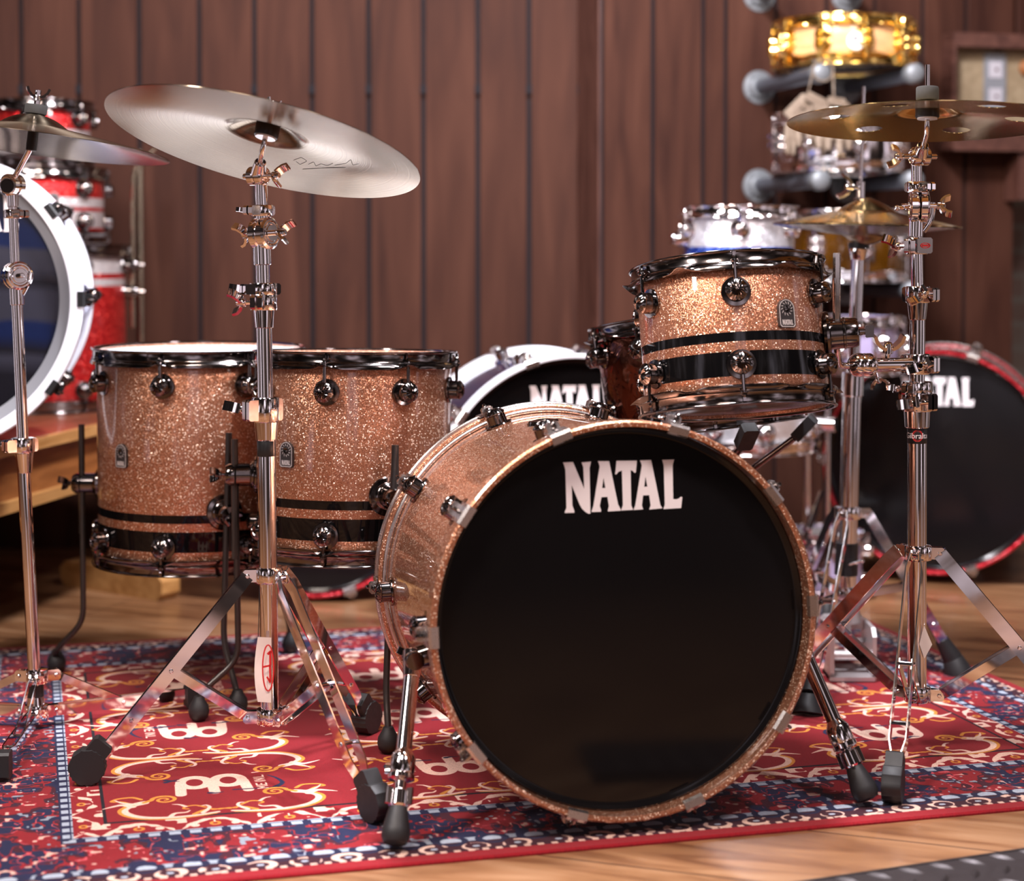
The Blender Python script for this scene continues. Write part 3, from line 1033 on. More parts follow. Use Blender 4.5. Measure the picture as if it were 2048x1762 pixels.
    motif = [
        (curve([(28, -150), (-10, -158), (-60, -160), (-105, -150), (-132, -128), (-138, -104), (-122, -84), (-100, -74)]), 3.0, 8.5, CREAM),
        (curve([(24, -156), (-10, -164), (-60, -167), (-110, -157), (-140, -132), (-146, -106), (-128, -82)]), 1.5, 3.5, GOLD),
        (curve([(-100, -74), (-86, -64)] + spiral[2:]), 4.0, 1.6, GOLD),
        (curve([(-122, -90), (-140, -78), (-160, -84), (-176, -92)]), 6.5, 1.0, CREAM),
        (curve([(-118, -84), (-138, -62), (-158, -56), (-146, -44), (-120, -42), (-104, -56)]), 2.2, 3.4, GOLD),
        (curve([(-118, -80), (-140, -66), (-152, -50)]), 4.5, 1.0, CREAM),
        (curve([(-60, -158), (-50, -142), (-30, -140), (-22, -132)]), 4.5, 1.2, CREAM),
        (curve([(-16, -152), (0, -138), (14, -132), (30, -136)]), 4.0, 1.2, GOLD),
        (curve([(0, -148), (14, -126), (10, -112), (-4, -114)]), 4.2, 1.2, CREAM),
        (curve([(8, -122), (-10, -108), (-28, -112), (-32, -120), (-24, -124)]), 2.4, 2.0, GOLD),
        (curve([(-28, -110), (-38, -98), (-50, -94)]), 3.4, 1.0, CREAM),
        (curve([(30, -138), (48, -134), (60, -138), (66, -132)]), 2.0, 1.2, GOLD),
    ]

    def logo(cx, cy, s):
        # two joined loops on three legs, beside tiny upright lettering
        for ex in (-27, 27):
            stroke([(cx + ex + 22 * math.cos(t), cy + s * (14 + 28 * math.sin(t))) for t in np.linspace(0, 2 * math.pi, 40)], 8.5, 8.5, CREAM)
        for ex, w_ in ((-50, 9), (0, 9), (50, 9)):
            stroke([(cx + ex, cy + s * 8), (cx + ex * 1.06, cy - s * 46)], w_, w_, CREAM, 1.0)
        for q in range(10):
            a = rs.uniform(-95, 95)
            yb = rs.choice([-44, 20, 42]) + rs.uniform(-8, 8)
            if abs(a) < 62 and abs(yb) < 40:
                continue
            stroke(curve([(cx + a, cy + s * yb), (cx + a + 10, cy + s * (yb + rs.uniform(-6, 6))), (cx + a + 22, cy + s * yb)]), 4.0, 0.8, NAVY)
        stroke([(cx + s * 30, cy - s * 40), (cx + s * 95, cy - s * 44)], 2.2, 2.2, NAVY)
        stroke(curve([(cx + s * 95, cy - s * 44), (cx + s * 110, cy - s * 22), (cx + s * 104, cy + s * 6), (cx + s * 92, cy + s * 26)]), 5, 1, NAVY)
        LET = {'M': [(0, 0, 0, 8), (0, 8, 3, 3), (3, 3, 6, 8), (6, 8, 6, 0)], 'E': [(0, 0, 0, 8), (0, 0, 5, 0), (0, 4, 4, 4), (0, 8, 5, 8)], 'I': [(1, 0, 1, 8)], 'N': [(0, 0, 0, 8), (0, 8, 5, 0), (5, 0, 5, 8)], 'L': [(0, 0, 0, 8), (0, 0, 5, 0)]}
        pos = 0
        for ch in 'MEINL':
            for x0, y0, x1, y1 in LET[ch]:
                # lettering runs up the rug beside the logo
                f_ = lambda x, y: (cx + s * (84 - y * 1.9), cy + s * (-44 + (pos + x) * 2.0))
                stroke([f_(x0, y0), f_(x1, y1)], 1.6, 1.6, CREAM)
            pos += 4 if ch == 'I' else 9
        stroke([(cx + s * 70, cy + s * 46), (cx + s * 84, cy + s * 48)], 2.0, 1.0, CREAM)
    us, vs_ = [407, 805, 1203, 1600], [448, 780, 1112]
    for i, cx in enumerate(us):
        for j, cy in enumerate(vs_):
            s = 1 if (i + j) % 2 == 0 else -1
            logo(cx, cy, s)
            for mx in (1, -1):
                for my in (1, -1):
                    if my == -1 and j == 2:
                        pass
                    for pts, w0, w1, c in motif:
                        stroke([(cx + (mx * (x * 0.84 - 34)) * s + 6 * s, cy + my * y * 0.98) for x, y in pts], max(w0 * 0.95, 1.0), max(w1 * 0.95, 0.9), c)
    # woven grain
    img *= (0.90 + 0.2 * rs.rand(H_, W_, 1).astype(np.float32))
    return np.clip(img, 0, 1), W_, H_


def rug():
    px, W_, H_ = rug_pixels()
    im = bpy.data.images.new('woven_rug_pattern', W_, H_)
    buf = np.ones((H_, W_, 4), np.float32)
    buf[..., :3] = px
    im.pixels.foreach_set(buf.ravel())
    im.update()
    im.pack()
    m = mat('rug_pile', (0.3, 0.02, 0.03, 1), 0.95, 0, 0, 0.03, 0.1)
    t = NT(m)
    tc_ = t.n('TexCoord')
    mp_ = t.n('Mapping')
    mp_.inputs['Scale'].default_value = (1 / 2.01, 1 / 1.57, 1)
    t.l(tc_.outputs['Object'], mp_.inputs['Vector'])
    ti = t.n('TexImage', image=im, extension='EXTEND')
    t.l(mp_.outputs['Vector'], ti.inputs['Vector'])
    t.l(ti.outputs['Color'], t.b.inputs['Base Color'])
    n_ = t.n('TexNoise', Scale=700.0, Detail=2.0)
    t.l(tc_.outputs['Object'], n_.inputs['Vector'])
    bp = t.n('Bump', Strength=0.35, Distance=0.002)
    t.l(n_.outputs['Fac'], bp.inputs['Height'])
    t.l(bp.outputs[0], t.b.inputs['Normal'])
    t.b.inputs['Sheen Weight'].default_value = 0.15
    mb = MB()
    Wd, Dp = 2.01, 1.57
    n = 40
    # rounded thin slab with a faint ripple along its edges
    ring_ = [(x, 0) for x in np.linspace(0, Wd, n)] + [(Wd, y) for y in np.linspace(0, Dp, n)[1:]] + [(x, Dp) for x in np.linspace(Wd, 0, n)[1:]] + [(0, y) for y in np.linspace(Dp, 0, n)[1:-1]]
    m_ = len(ring_)

    def inset(p, d):
        return (min(max(p[0], d), Wd - d), min(max(p[1], d), Dp - d))
    lv = [(0.0, -0.0058), (0.0, -0.0030), (0.003, -0.0003), (0.012, 0.0)]
    vs, fs = [], []
    for d, z in lv:
        for k, p in enumerate(ring_):
            q = inset(p, d)
            vs.append((q[0], q[1], z))
    for i in range(len(lv) - 1):
        for k in range(m_):
            a, b = i * m_ + k, i * m_ + (k + 1) % m_
            fs.append((a, b, b + m_, a + m_))
    fs.append(tuple(range((len(lv) - 1) * m_, len(lv) * m_)))
    fs.append(tuple(range(m_))[::-1])
    mb.add(vs, fs)
    ob = bpy.data.objects.new('rug', mb.mesh('rug', m))
    place(ob, None, Matrix.Translation((-0.7584, 2.3242, 0)) @ Matrix.Rotation(0.2644, 4, 'Z'))
    tag(ob, 'red oriental rug with navy border and repeated white logos under the drum kit', 'rug')


rug()


# ------------------------------------------------------------------ bass drums
def claw_mesh(mt):
    """hook over the hoop with its ring-headed key rod; x tangent, y inward along the drum, z outward"""
    mb = MB()
    mb.ribbon([(0, 0.004, -0.013), (0, -0.0012, -0.011), (0, -0.0022, -0.001), (0, 0.000, 0.0022), (0, 0.020, 0.0028), (0, 0.037, 0.0026)], (1, 0, 0), 0.031, 0.0024)
    mb.box((0, 0.036, 0.008), (1, 0, 0), (0, 0, 1), (0, 1, 0), 0.010, 0.008, 0.006, 0.003)
    return mb.mesh('claw', mt)


def keyrod_mesh(mt, L_):
    mb = MB()
    mb.tube((0, 0.030, 0.008), (0, L_, 0.008), 0.0034, 10)
    mb.ring((0, 0.024, 0.011), (1, 0, 0), 0.0075, 0.0026, 20, 8)
    mb.cone((0, 0.040, 0.008), (0, 0.052, 0.008), 0.0070, 0.0055, 12)
    return mb.mesh('tension_rod', mt)


def bass_drum(name, label, Cf, yaw, tilt, r, depth, shell_m, hoop_m, head_m, claw_m, hw, logo=None, nlug=10, off=R(2), group=None, base=None,
              highlight_rings=False, hoop_w=0.038, logo_dx=0.0, logo_dz=0.197, logo_w=0.184, rear=True, hoop_t=0.0095, collar=None):
    """Cf: centre of the front hoop edge; drum frame: z points out of the front"""
    n = V((math.sin(yaw) * math.cos(tilt), -math.cos(yaw) * math.cos(tilt), math.sin(tilt)))
    x = V((math.cos(yaw), math.sin(yaw), 0))
    y = n.cross(x)
    M = frame_at(I4, V(Cf), x, y, n)
    bp_ = V(Cf) - n * depth
    root = thing(name, base if base else ((Cf[0] + bp_.x) / 2, (Cf[1] + bp_.y) / 2, 0), label, 'bass drum', group)
    ri = r - hoop_t
    rs_ = r - 0.0145
    hp = [(ri, -0.001), (ri + 0.002, 0.0), (r - 0.003, 0.0), (r, -0.003), (r, -hoop_w + 0.003), (r - 0.003, -hoop_w), (ri, -hoop_w)]
    hm = MB().lathe((0, 0, 0), (0, 0, 1), hp, 160, closed=True).mesh('hoop', hoop_m, 40)
    mpart('front_hoop', hm, root, M)
    Mr = M @ Matrix.Translation((0, 0, -depth)) @ Matrix.Rotation(math.pi, 4, 'X')
    rh = mpart('rear_hoop', hm, root, Mr)
    if highlight_rings:  # metal rings added for the bright highlight lines along the hoop
        for zz, nm in ((-0.010, 'hoop_highlight_ring'), (-hoop_w - 0.004, 'hoop_highlight_ring')):
            q = MB().ring((0, 0, zz), (0, 0, 1), r - (0.0005 if zz > -0.02 else 0.010), 0.0042, 160, 10)
            mpart(nm, q.mesh('hoop_highlight_ring', M_steel), rh, Mr, 'satin metal ring added for a highlight line')
    sh = MB().lathe((0, 0, 0), (0, 0, 1), [(rs_ - 0.008, -0.0365), (rs_, -0.0365), (rs_, -depth + 0.0365), (rs_ - 0.008, -depth + 0.0365)], 160, closed=True)
    mpart('shell', sh.mesh('shell', shell_m), root, M)
    for nm, mm, MM in (('front_head', head_m, M), ('rear_head', M_white_head, Mr)):
        hd = MB().lathe((0, 0, 0), (0, 0, 1), [(ri - 0.0003, -0.042), (ri - 0.0003, -0.031), (ri - 0.003, -0.0295), (ri - 0.006, -0.0310), (ri - 0.010, -0.0338), (ri - 0.0115, -0.0342), (ri - 0.014, -0.0342), (ri - 0.030, -0.0342), (0, -0.0342)], 128)
        h_ = mpart(nm, hd.mesh(nm, mm), root, MM)
        if nm == 'front_head' and logo:
            lm = natal(MB(), Matrix.Translation((logo_dx, logo_dz, -0.0342)), logo_w, 0.0007)
            mpart('logo_lettering', lm.mesh('logo_lettering', M_print), h_, M, 'white lettering')
    if collar:
        cr_ = MB().lathe((0, 0, 0), (0, 0, 1), [(ri - 0.0005, -0.016), (ri - 0.0005, -0.010), (ri - collar, -0.020), (ri - collar, -0.024)], 128, closed=True)
        mpart('head_collar', cr_.mesh('head_collar', M_grey_lacquer), root, M, 'grey collar inside the hoop')
    cm = claw_mesh(claw_m)
    Lk = 0.074
    km = keyrod_mesh(HW[hw], Lk)
    for MM in ((M, Mr) if rear else (M,)):
        for k in range(nlug):
            a = off + 2 * math.pi * k / nlug
            if MM is Mr:
                a = -a
            rad, tan = V((math.cos(a), math.sin(a), 0)), V((-math.sin(a), math.cos(a), 0))
            F = frame_at(MM, rad * r, tan, (0, 0, -1), -tan.cross(V((0, 0, -1))) if False else rad)
            # right handed: x = tan, y = inward, z = outward
            F = frame_at(MM, rad * r, V((0, 0, -1)).cross(rad), (0, 0, -1), rad)
            c = mpart('claw', cm, root, F)
            mpart('tension_rod', km, c, F)
            F2 = frame_at(MM, rad * rs_ + V((0, 0, -0.092)), V((0, 0, 1)).cross(rad), (0, 0, 1), rad)
            mpart('lug', LUGS[hw], root, F2)
    return root, M


BC = (0.1709, 2.6183, 0.313)
bass, BM = bass_drum('bass_drum', 'copper sparkle bass drum with black front head and white lettering, largest drum at front', BC, 0.2255, 0.034, 0.295, 0.53, M_copper, M_copper, M_black_head, M_steel, 'nickel', logo=True, highlight_rings=True, logo_dx=0.0035, logo_dz=0.1955)
# vent and spurs
bz = BM.to_3x3() @ V((0, 0, -1))
F = frame_at(BM, V((-0.052, 0.2745, -0.30)), (1, 0, 0), (0, 0, 1), (-0.19, 1, 0))
mpart('vent_grommet', MB().lathe((0, 0, 0), (0, 0, 1), [(0.008, -0.002), (0.008, 0.004), (0.012, 0.0065), (0.024, 0.005), (0.027, 0.0), (0.027, -0.004)], 36).mesh('vent_grommet', M_nickel), bass, F)


def spur(hinge, foot, side):
    hinge, foot = V(hinge), V(foot)
    d = (foot - hinge).normalized()
    rad = (hinge - V(BC) - bz * ((hinge - V(BC)).dot(bz)))
    rad.normalize()
    b = MB()
    o = hinge - rad * 0.052
    b.box(o + rad * 0.006, bz, rad.cross(bz), rad, 0.034, 0.022, 0.006, 0.008)
    b.cone(o + rad * 0.006, o + rad * 0.052, 0.021, 0.017, 24)
    b.lathe(hinge - bz * 0.022, bz, [(0, 0), (0.013, 0), (0.0145, 0.003), (0.0145, 0.041), (0.013, 0.044), (0, 0.044)], 28)
    br = wpart('spur_bracket', b, M_nickel, bass)
    wing_mb(MB(), hinge - bz * 0.022, -bz, 0.9)
    wpart('wing_bolt', wing_mb(MB(), hinge + bz * 0.024, bz, 0.8, 0.4), M_nickel, br)
    Ln = (foot - hinge).length
    s = MB()
    s.cone(hinge - d * 0.012, hinge + d * 0.03, 0.0165, 0.0125, 20)
    s.tube(hinge + d * 0.02, hinge + d * (Ln * 0.52), 0.0118, 20)
    s.lathe(hinge + d * (Ln * 0.50), d, [(0.0118, 0), (0.0165, 0.008), (0.0185, 0.012), (0.0185, 0.034), (0.0175, 0.036), (0.0195, 0.038), (0.0195, 0.044), (0.012, 0.047)], 28)
    s.tube(hinge + d * (Ln * 0.60), foot - d * 0.035, 0.0082, 18)
    s.box(hinge + d * (Ln * 0.60) + d.cross(V((0, 0, 1))).normalized() * 0.019, d, V((0, 1, 0)), d.cross(V((0, 0, 1))), 0.007, 0.007, 0.006, 0.002)
    so = wpart('spur', s, M_chrome if side < 0 else M_chrome, bass)
    nut = MB()
    nut.lathe(foot - d * 0.082, d, [(0.0085, 0), (0.015, 0.004), (0.0155, 0.024), (0.0130, 0.027)], 12)
    for k in range(3):
        a = k * 2 * math.pi / 3 + 0.4
        o_, x_, y_, z_ = nut.frame(foot - d * 0.070, d)
        u_ = x_ * math.cos(a) + y_ * math.sin(a)
        nut.box(o_ + u_ * 0.017, u_, z_.cross(u_), z_, 0.005, 0.003, 0.012, 0.001)
    wpart('lock_nut', nut, M_chrome, so)
    f = MB().lathe(foot - d * 0.062, d, [(0, 0), (0.0105, 0.0), (0.0125, 0.004), (0.0165, 0.022), (0.0205, 0.040), (0.0205, 0.050), (0.0165, 0.058), (0.008, 0.0605), (0, 0.061)], 32)
    wpart('rubber_foot', f, M_rubber, so, 'black pear-shaped rubber foot')


spur(at(826, 1318, 2.69), at(789, 1692, 2.535), -1)
spur(at(1600, 1285, 2.84), at(1738, 1602, 2.745), 1)

# ------------------------------------------------------------------ floor toms and rack toms
TA = V((-0.6221, 3.5784, 0.2401))
MA = Matrix.Translation(TA)
RA = 0.2146
tomA = drum('floor_tom', 'largest copper sparkle floor tom with white top head, at left of kit', 'floor tom', MA, (TA.x, TA.y, 0), RA, 0.4272, M_copper_tom, 8, R(-10.5), badge_at=(R(-37), 0.226), dz_top=0.066, top_head=M_white_head)


def azim(M, p):
    q = M.inverted() @ V(p)
    return math.atan2(q.x, -q.y)


floor_leg(tomA, MA, R(22), 0.122, RA - 0.012, [at(447, 1285, 3.335), at(473, 1380, 3.305), V((-0.508, 3.300, 0.0))], zat(868, 3.33))
floor_leg(tomA, MA, R(-94), 0.150, RA - 0.012, [at(167, 1243, 3.575), at(108, 1305, 3.61), V((-0.927, 3.63, 0.0))], zat(850, 3.58))
floor_leg(tomA, MA, R(142), 0.150, RA - 0.012, [V((-0.488, 3.765, 0.14)), V((-0.474, 3.80, 0.06)), V((-0.472, 3.805, 0.0))], 0.45)

TB = V((-0.2935, 3.31, 0.2945))
tilt_b = Matrix.Rotation(R(-2.0), 4, 'X') @ Matrix.Rotation(R(0.4), 4, 'Y')
MBm = Matrix.Translation(TB) @ tilt_b
RB = 0.190
tomB = drum('floor_tom', 'smaller copper sparkle floor tom between the big floor tom and bass drum', 'floor tom', MBm, (TB.x, TB.y, 0), RB, 0.379, M_copper_tom, 8, R(-11), badge_at=(R(-36.5), 0.196), dz_top=0.071)
floor_leg(tomB, MBm, R(24), 0.125, RB - 0.012, [at(772, 1380, 3.07), V((-0.212, 3.045, 0.05)), V((-0.211, 3.040, 0.0))], zat(892, 3.10))
floor_leg(tomB, MBm, R(-80), 0.150, RB - 0.012, [at(477, 1318, 3.28), at(402, 1385, 3.25), V((-0.571, 3.250, 0.0))], zat(878, 3.28))
floor_leg(tomB, MBm, R(150), 0.150, RB - 0.012, [V((-0.20, 3.52, 0.2)), V((-0.16, 3.56, 0.1)), V((-0.155, 3.57, 0.0))], 0.40)


def drum_frame(top, nrm, H, up_hint=(0, 1, 0)):
    z = V(nrm).normalized()
    x = V(up_hint).cross(z).normalized()
    y = z.cross(x)
    return frame_at(I4, V(top) - z * H, x, y, z)


HT = 0.245
TN = V((-0.055, 0.175, 0.983)).normalized()
MT = drum_frame((0.3562, 2.9772, 0.832), TN, HT)
tom1 = drum('rack_tom', 'copper sparkle rack tom mounted over the bass drum, nearest camera', 'tom', MT, (0.3562, 2.98, 0.587), 0.163, HT, M_copper_rack, 6, R(-2.5), badge_at=(R(28), 0.142), dz_top=0.066, dz_low=0.064)
SNC = at(1376, 632, 3.375)
MT2 = drum_frame(SNC, V((-0.13, 0.10, 0.985)), 0.218)
tom2 = drum('snare_drum', 'dark glossy copper snare drum half hidden behind the copper rack tom', 'snare drum', MT2, (SNC.x, 3.37, 0.52), 0.191, 0.218, M_hammered, 10, R(-35))


def mount_bracket(root, M, a, zb, Rs, out=0.070):
    rad = (M.to_3x3() @ V((math.sin(a), -math.cos(a), 0))).normalized()
    o = M @ V((math.sin(a) * Rs, -math.cos(a) * Rs, zb))
    b = MB()
    b.lathe(o - rad * 0.001, rad, [(0, 0), (0.037, 0), (0.038, 0.005), (0.036, 0.009), (0.026, 0.011), (0.025, 0.030), (0.0262, 0.031), (0.0262, 0.034), (0.025, 0.035), (0.0245, 0.050), (0.022, 0.055), (0, 0.056)], 44)
    bo = wpart('mount_bracket', b, M_nickel, root)
    k = MB().cone(o + rad * 0.055, o + rad * 0.066, 0.006, 0.005, 12)
    k.box(o + rad * 0.072, rad, V((0, 0, 1)), rad.cross(V((0, 0, 1))), 0.007, 0.010, 0.006, 0.002)
    wpart('wing_bolt', k, M_nickel, bo)
    return o, rad


o1, rad1 = mount_bracket(tom1, MT, R(80), 0.118, 0.151)

# ------------------------------------------------------------------ cymbals
def cymbal(name, label, C, n, r, bell_r, bell_h, bow, mat_, holes=(), bell_pow=2.2, lathe_seg=160, hole_r=0.006, flip=1):
    """C: centre of the rim plane"""
    z = V(n).normalized()
    x = V((0, 1, 0)).cross(z).normalized()
    M = frame_at(I4, V(C), x, z.cross(x), z)
    prof = []
    N = 26
    for k in range(N + 1):
        t = 1 - k / N
        rr = hole_r + (r - hole_r) * t
        if rr > bell_r:
            q = (r - rr) / (r - bell_r)
            h = bow * (q ** 0.9)
        else:
            q = rr / bell_r
            h = bow + bell_h * (1 - q ** bell_pow)
        prof.append((rr, h * flip))
    pts = prof
    th = 0.0011
    mb = MB()
    if not holes:
        closed = [(a, b + th / 2) for a, b in pts] + [(a, b - th / 2) for a, b in pts[::-1]]
        mb.lathe((0, 0, 0), (0, 0, 1), closed, lathe_seg, closed=True, up=(0, -1, 0))
    else:
        # polar grid with round cut-outs: the grid is warped round every hole
        hr, hd, ha = holes
        outer = [(r * math.cos(2 * math.pi * k / 240), r * math.sin(2 * math.pi * k / 240)) for k in range(240)]
        loops = [outer]
        for a in ha:
            loops.append([(hd * math.cos(a) + hr * math.cos(-2 * math.pi * k / 40), hd * math.sin(a) + hr * math.sin(-2 * math.pi * k / 40)) for k in range(40)])
        loops.append([(hole_r * math.cos(-2 * math.pi * k / 32), hole_r * math.sin(-2 * math.pi * k / 32)) for k in range(32)])
        import bmesh
        flat = [p for l in loops for p in l]
        inner_pts = []
        for i in range(1, 40):
            rr = hole_r + (r - hole_r) * i / 40
            for k in range(96):
                t = 2 * math.pi * (k + 0.5 * (i % 2)) / 96
                p = (rr * math.cos(t), rr * math.sin(t))
                if rr > r - 0.004 or rr < hole_r + 0.002:
                    continue
                if all(math.hypot(p[0] - hd * math.cos(a), p[1] - hd * math.sin(a)) > hr + 0.0025 for a in ha):
                    inner_pts.append(p)
        from mathutils.geometry import delaunay_2d_cdt
        edges = []
        k0 = 0
        for l in loops:
            edges += [(k0 + i, k0 + (i + 1) % len(l)) for i in range(len(l))]
            k0 += len(l)
        vo, eo, fo, *_ = delaunay_2d_cdt([V(p) for p in flat + inner_pts], edges, [], 0, 1e-6)
        ra = [p[0] for p in prof[::-1]]
        ha_ = [p[1] for p in prof[::-1]]
        hts = [float(np.interp(p.length, ra, ha_)) for p in vo]
        faces = []
        for f in fo:
            c = sum((vo[i] for i in f), V((0, 0))) / len(f)
            if c.length < hole_r or any((c - V((hd * math.cos(a), hd * math.sin(a)))).length < hr for a in ha):
                continue
            faces.append(tuple(f))
        nv = len(vo)
        vs = [(p.x, p.y, h + th / 2) for p, h in zip(vo, hts)] + [(p.x, p.y, h - th / 2) for p, h in zip(vo, hts)]
        from collections import Counter
        ec = Counter()
        for f in faces:
            for i in range(len(f)):
                ec[tuple(sorted((f[i], f[(i + 1) % len(f)])))] += 1
        side = []
        for f in faces:
            for i in range(len(f)):
                a, b = f[i], f[(i + 1) % len(f)]
                if ec[tuple(sorted((a, b)))] == 1:
                    side.append((b, a, a + nv, b + nv))
        mb.add(vs, faces + [tuple(i + nv for i in f)[::-1] for f in faces] + side)
    ob = bpy.data.objects.new(name, mb.mesh(name, mat_, 50))
    place(ob, None, M)
    tag(ob, label, 'cymbal')
    return ob, M


crash, CM = cymbal('crash_cymbal', 'large bronze crash cymbal tilted toward camera, dull underside showing', (-0.3944, 2.8517, 1.0248), (0.2001, 0.232, 0.9519), 0.254, 0.062, 0.022, 0.020, M_bronze)
holed, HM = cymbal('crash_cymbal', 'shiny golden crash cymbal pierced by round holes, on the right stand', (0.6845, 2.9618, 1.0682), (0.0166, 0.0756, 0.997), 0.229, 0.052, 0.020, 0.016, M_brilliant, holes=(0.0235, 0.150, [R(-62 + 60 * k) for k in range(6)]))
small, SM = cymbal('crash_cymbal', 'greyish bronze cymbal cut by the left edge of the picture, seen edge-on', (-0.842, 3.15, 1.0445), (0.1122, 0.060, 0.992), 0.240, 0.060, 0.022, 0.030, M_bronze)
HHX = at(1733, 452, 3.6)
hat_t, _ = cymbal('hi_hat_cymbal', 'upper golden hi-hat cymbal with raised bell, on the hi-hat stand', HHX + V((0, 0, 0.0012)), (0.025, -0.004, 1), 0.188, 0.062, 0.030, 0.026, M_brilliant, bell_pow=1.35)
hat_b, _ = cymbal('hi_hat_cymbal', 'lower hi-hat cymbal facing down under its upper twin', HHX + V((0, 0, -0.0012)), (0.025, -0.004, 1), 0.188, 0.045, 0.018, 0.018, M_bronze, flip=-1)


def on_plane(px, py, M, h):
    """where the line of sight through a pixel meets the plane z = h of frame M"""
    o_, d_ = V((0, 0, CAM_H)), at(px, py, 1.0) - V((0, 0, CAM_H))
    n_ = M.to_3x3() @ V((0, 0, 1))
    p_ = M @ V((0, 0, h))
    return o_ + d_ * ((p_ - o_).dot(n_) / d_.dot(n_))


# faint signature stamped on the underside of the tilted crash
sg = MB()
for strokes in ([(585, 330), (600, 326), (612, 332), (598, 337), (590, 332)], [(615, 337), (625, 333), (630, 340), (640, 336), (652, 339), (664, 335)],
                [(604, 344), (640, 343), (690, 341)], [(668, 338), (690, 334), (700, 326), (704, 336), (716, 333)]):
    w_ = [CM.inverted() @ on_plane(x, y, CM, 0.006) for x, y in strokes]
    sg.path([CM @ V((p.x, p.y, 0.020 * ((0.254 - math.hypot(p.x, p.y)) / 0.192) ** 0.9 - 0.0005)) for p in w_], 0.0004, 5, 0.004)
wpart('signature', sg, M_felt, crash, 'faint dark signature')

# ------------------------------------------------------------------ cymbal stands
def tripod(root, P0, hub_z, collar_z, feet, r_tube, foot_kind='wheel', braces=True, leg_from='hub', strip_w=0.021, gap=0.013):
    """hub and collar on the tube, three double-strip legs with braces and rubber feet"""
    P0 = V(P0)
    hub = P0 + V((0, 0, hub_z))
    col = P0 + V((0, 0, collar_z))
    for nm, c in (('leg_hub', hub), ('leg_collar', col)):
        b = MB()
        b.lathe(c - V((0, 0, 0.013)), (0, 0, 1), [(r_tube, 0), (r_tube + 0.006, 0.001), (r_tube + 0.007, 0.004), (r_tube + 0.007, 0.022), (r_tube + 0.006, 0.025), (r_tube, 0.026)], 32)
        for f in feet:
            h = V((f[0] - P0.x, f[1] - P0.y, 0)).normalized()
            t = V((-h.y, h.x, 0))
            for s in (-1, 1):
                b.box(c + h * (r_tube + 0.014) + t * s * 0.006, h, (0, 0, 1), t, 0.014, 0.010, 0.0012, 0.004)
            b.tube(c + h * (r_tube + 0.020) - t * 0.010, c + h * (r_tube + 0.020) + t * 0.010, 0.0036, 10)
        wpart(nm, b, M_chrome, root)
    for f in feet:
        F_ = V((f[0], f[1], 0.032))
        h = V((F_.x - P0.x, F_.y - P0.y, 0)).normalized()
        t = V((-h.y, h.x, 0))
        A_ = (hub if leg_from == 'hub' else col) + h * (r_tube + 0.020)
        E_ = F_ - h * 0.012
        d = E_ - A_
        lg = MB()
        for s in (-1, 1):
            pts = [A_ + t * s * 0.0075, A_ + d * 0.07 + t * s * gap, A_ + d * 0.84 + t * s * gap, A_ + d * 0.93 + t * s * 0.0045, E_ + t * s * 0.0045]
            lg.ribbon(pts, d.cross(t), strip_w, 0.0022)
        for q in (0.5, 0.76):
            lg.tube(A_ + d * q - t * (gap + 0.0035), A_ + d * q + t * (gap + 0.0035), 0.0036, 10)
        lo = wpart('leg', lg, M_chrome_leg, root)
        if braces:
            br = MB()
            B0 = (col if leg_from == 'hub' else hub) + h * (r_tube + 0.020)
            B1 = A_ + d * 0.5
            for s in (-1, 1):
                br.ribbon([B0 + t * s * 0.0035, B0 + (B1 - B0) * 0.1 + t * s * (gap - 0.003), B1 + t * s * (gap - 0.003)], (B1 - B0).cross(t), strip_w * 0.72, 0.002)
            wpart('brace', br, M_chrome_leg, root)
        ft = MB()
        if foot_kind == 'wheel':
            W_ = 0.015
            n_ = 22
            prof = [(0, -W_), (0.0275, -W_), (0.0285, -W_ + 0.002), (0.0285, W_ - 0.002), (0.0275, W_), (0, W_)]
            ft.lathe(V((F_.x, F_.y, 0.030)), t, prof, 44, lambda a: [(p * (1 + (0.055 if (int(a / (2 * math.pi) * 44) % 2) else 0)) if 0 < i < 5 else p, q) for i, (p, q) in enumerate(prof)])
            dn = d.normalized()
            ft.box(V((F_.x, F_.y, 0.034)) - dn * 0.022, dn, dn.cross(t), t, 0.022, 0.017, 0.0135, 0.004)
        elif foot_kind == 'cap':
            dn = d.normalized()
            ft.box(V((F_.x, F_.y, 0.026)) + dn * 0.002, dn, dn.cross(t), t, 0.016, 0.0215, 0.014, 0.004)
        else:
            dn = d.normalized()
            ft.cone(E_ - dn * 0.045, E_ + dn * 0.0, 0.014, 0.020, 18)
            ft.cone(V((E_.x, E_.y, 0.034)), V((E_.x + h.x * 0.012, E_.y + h.y * 0.012, 0.0005)), 0.020, 0.030, 22)
        wpart('rubber_foot', ft, M_rubber, lo)


def seg(root, name, px0, y0, px1, y1, Y, r, m=None, r1=None, label=None, parent=None):
    """tube piece between two photographed points at depth Y"""
    b = MB().cone(at(px0, y0, Y), at(px1, y1, Y), r, r1 if r1 else r, 24)
    return wpart(name, b, m or M_chrome, parent or root, label)


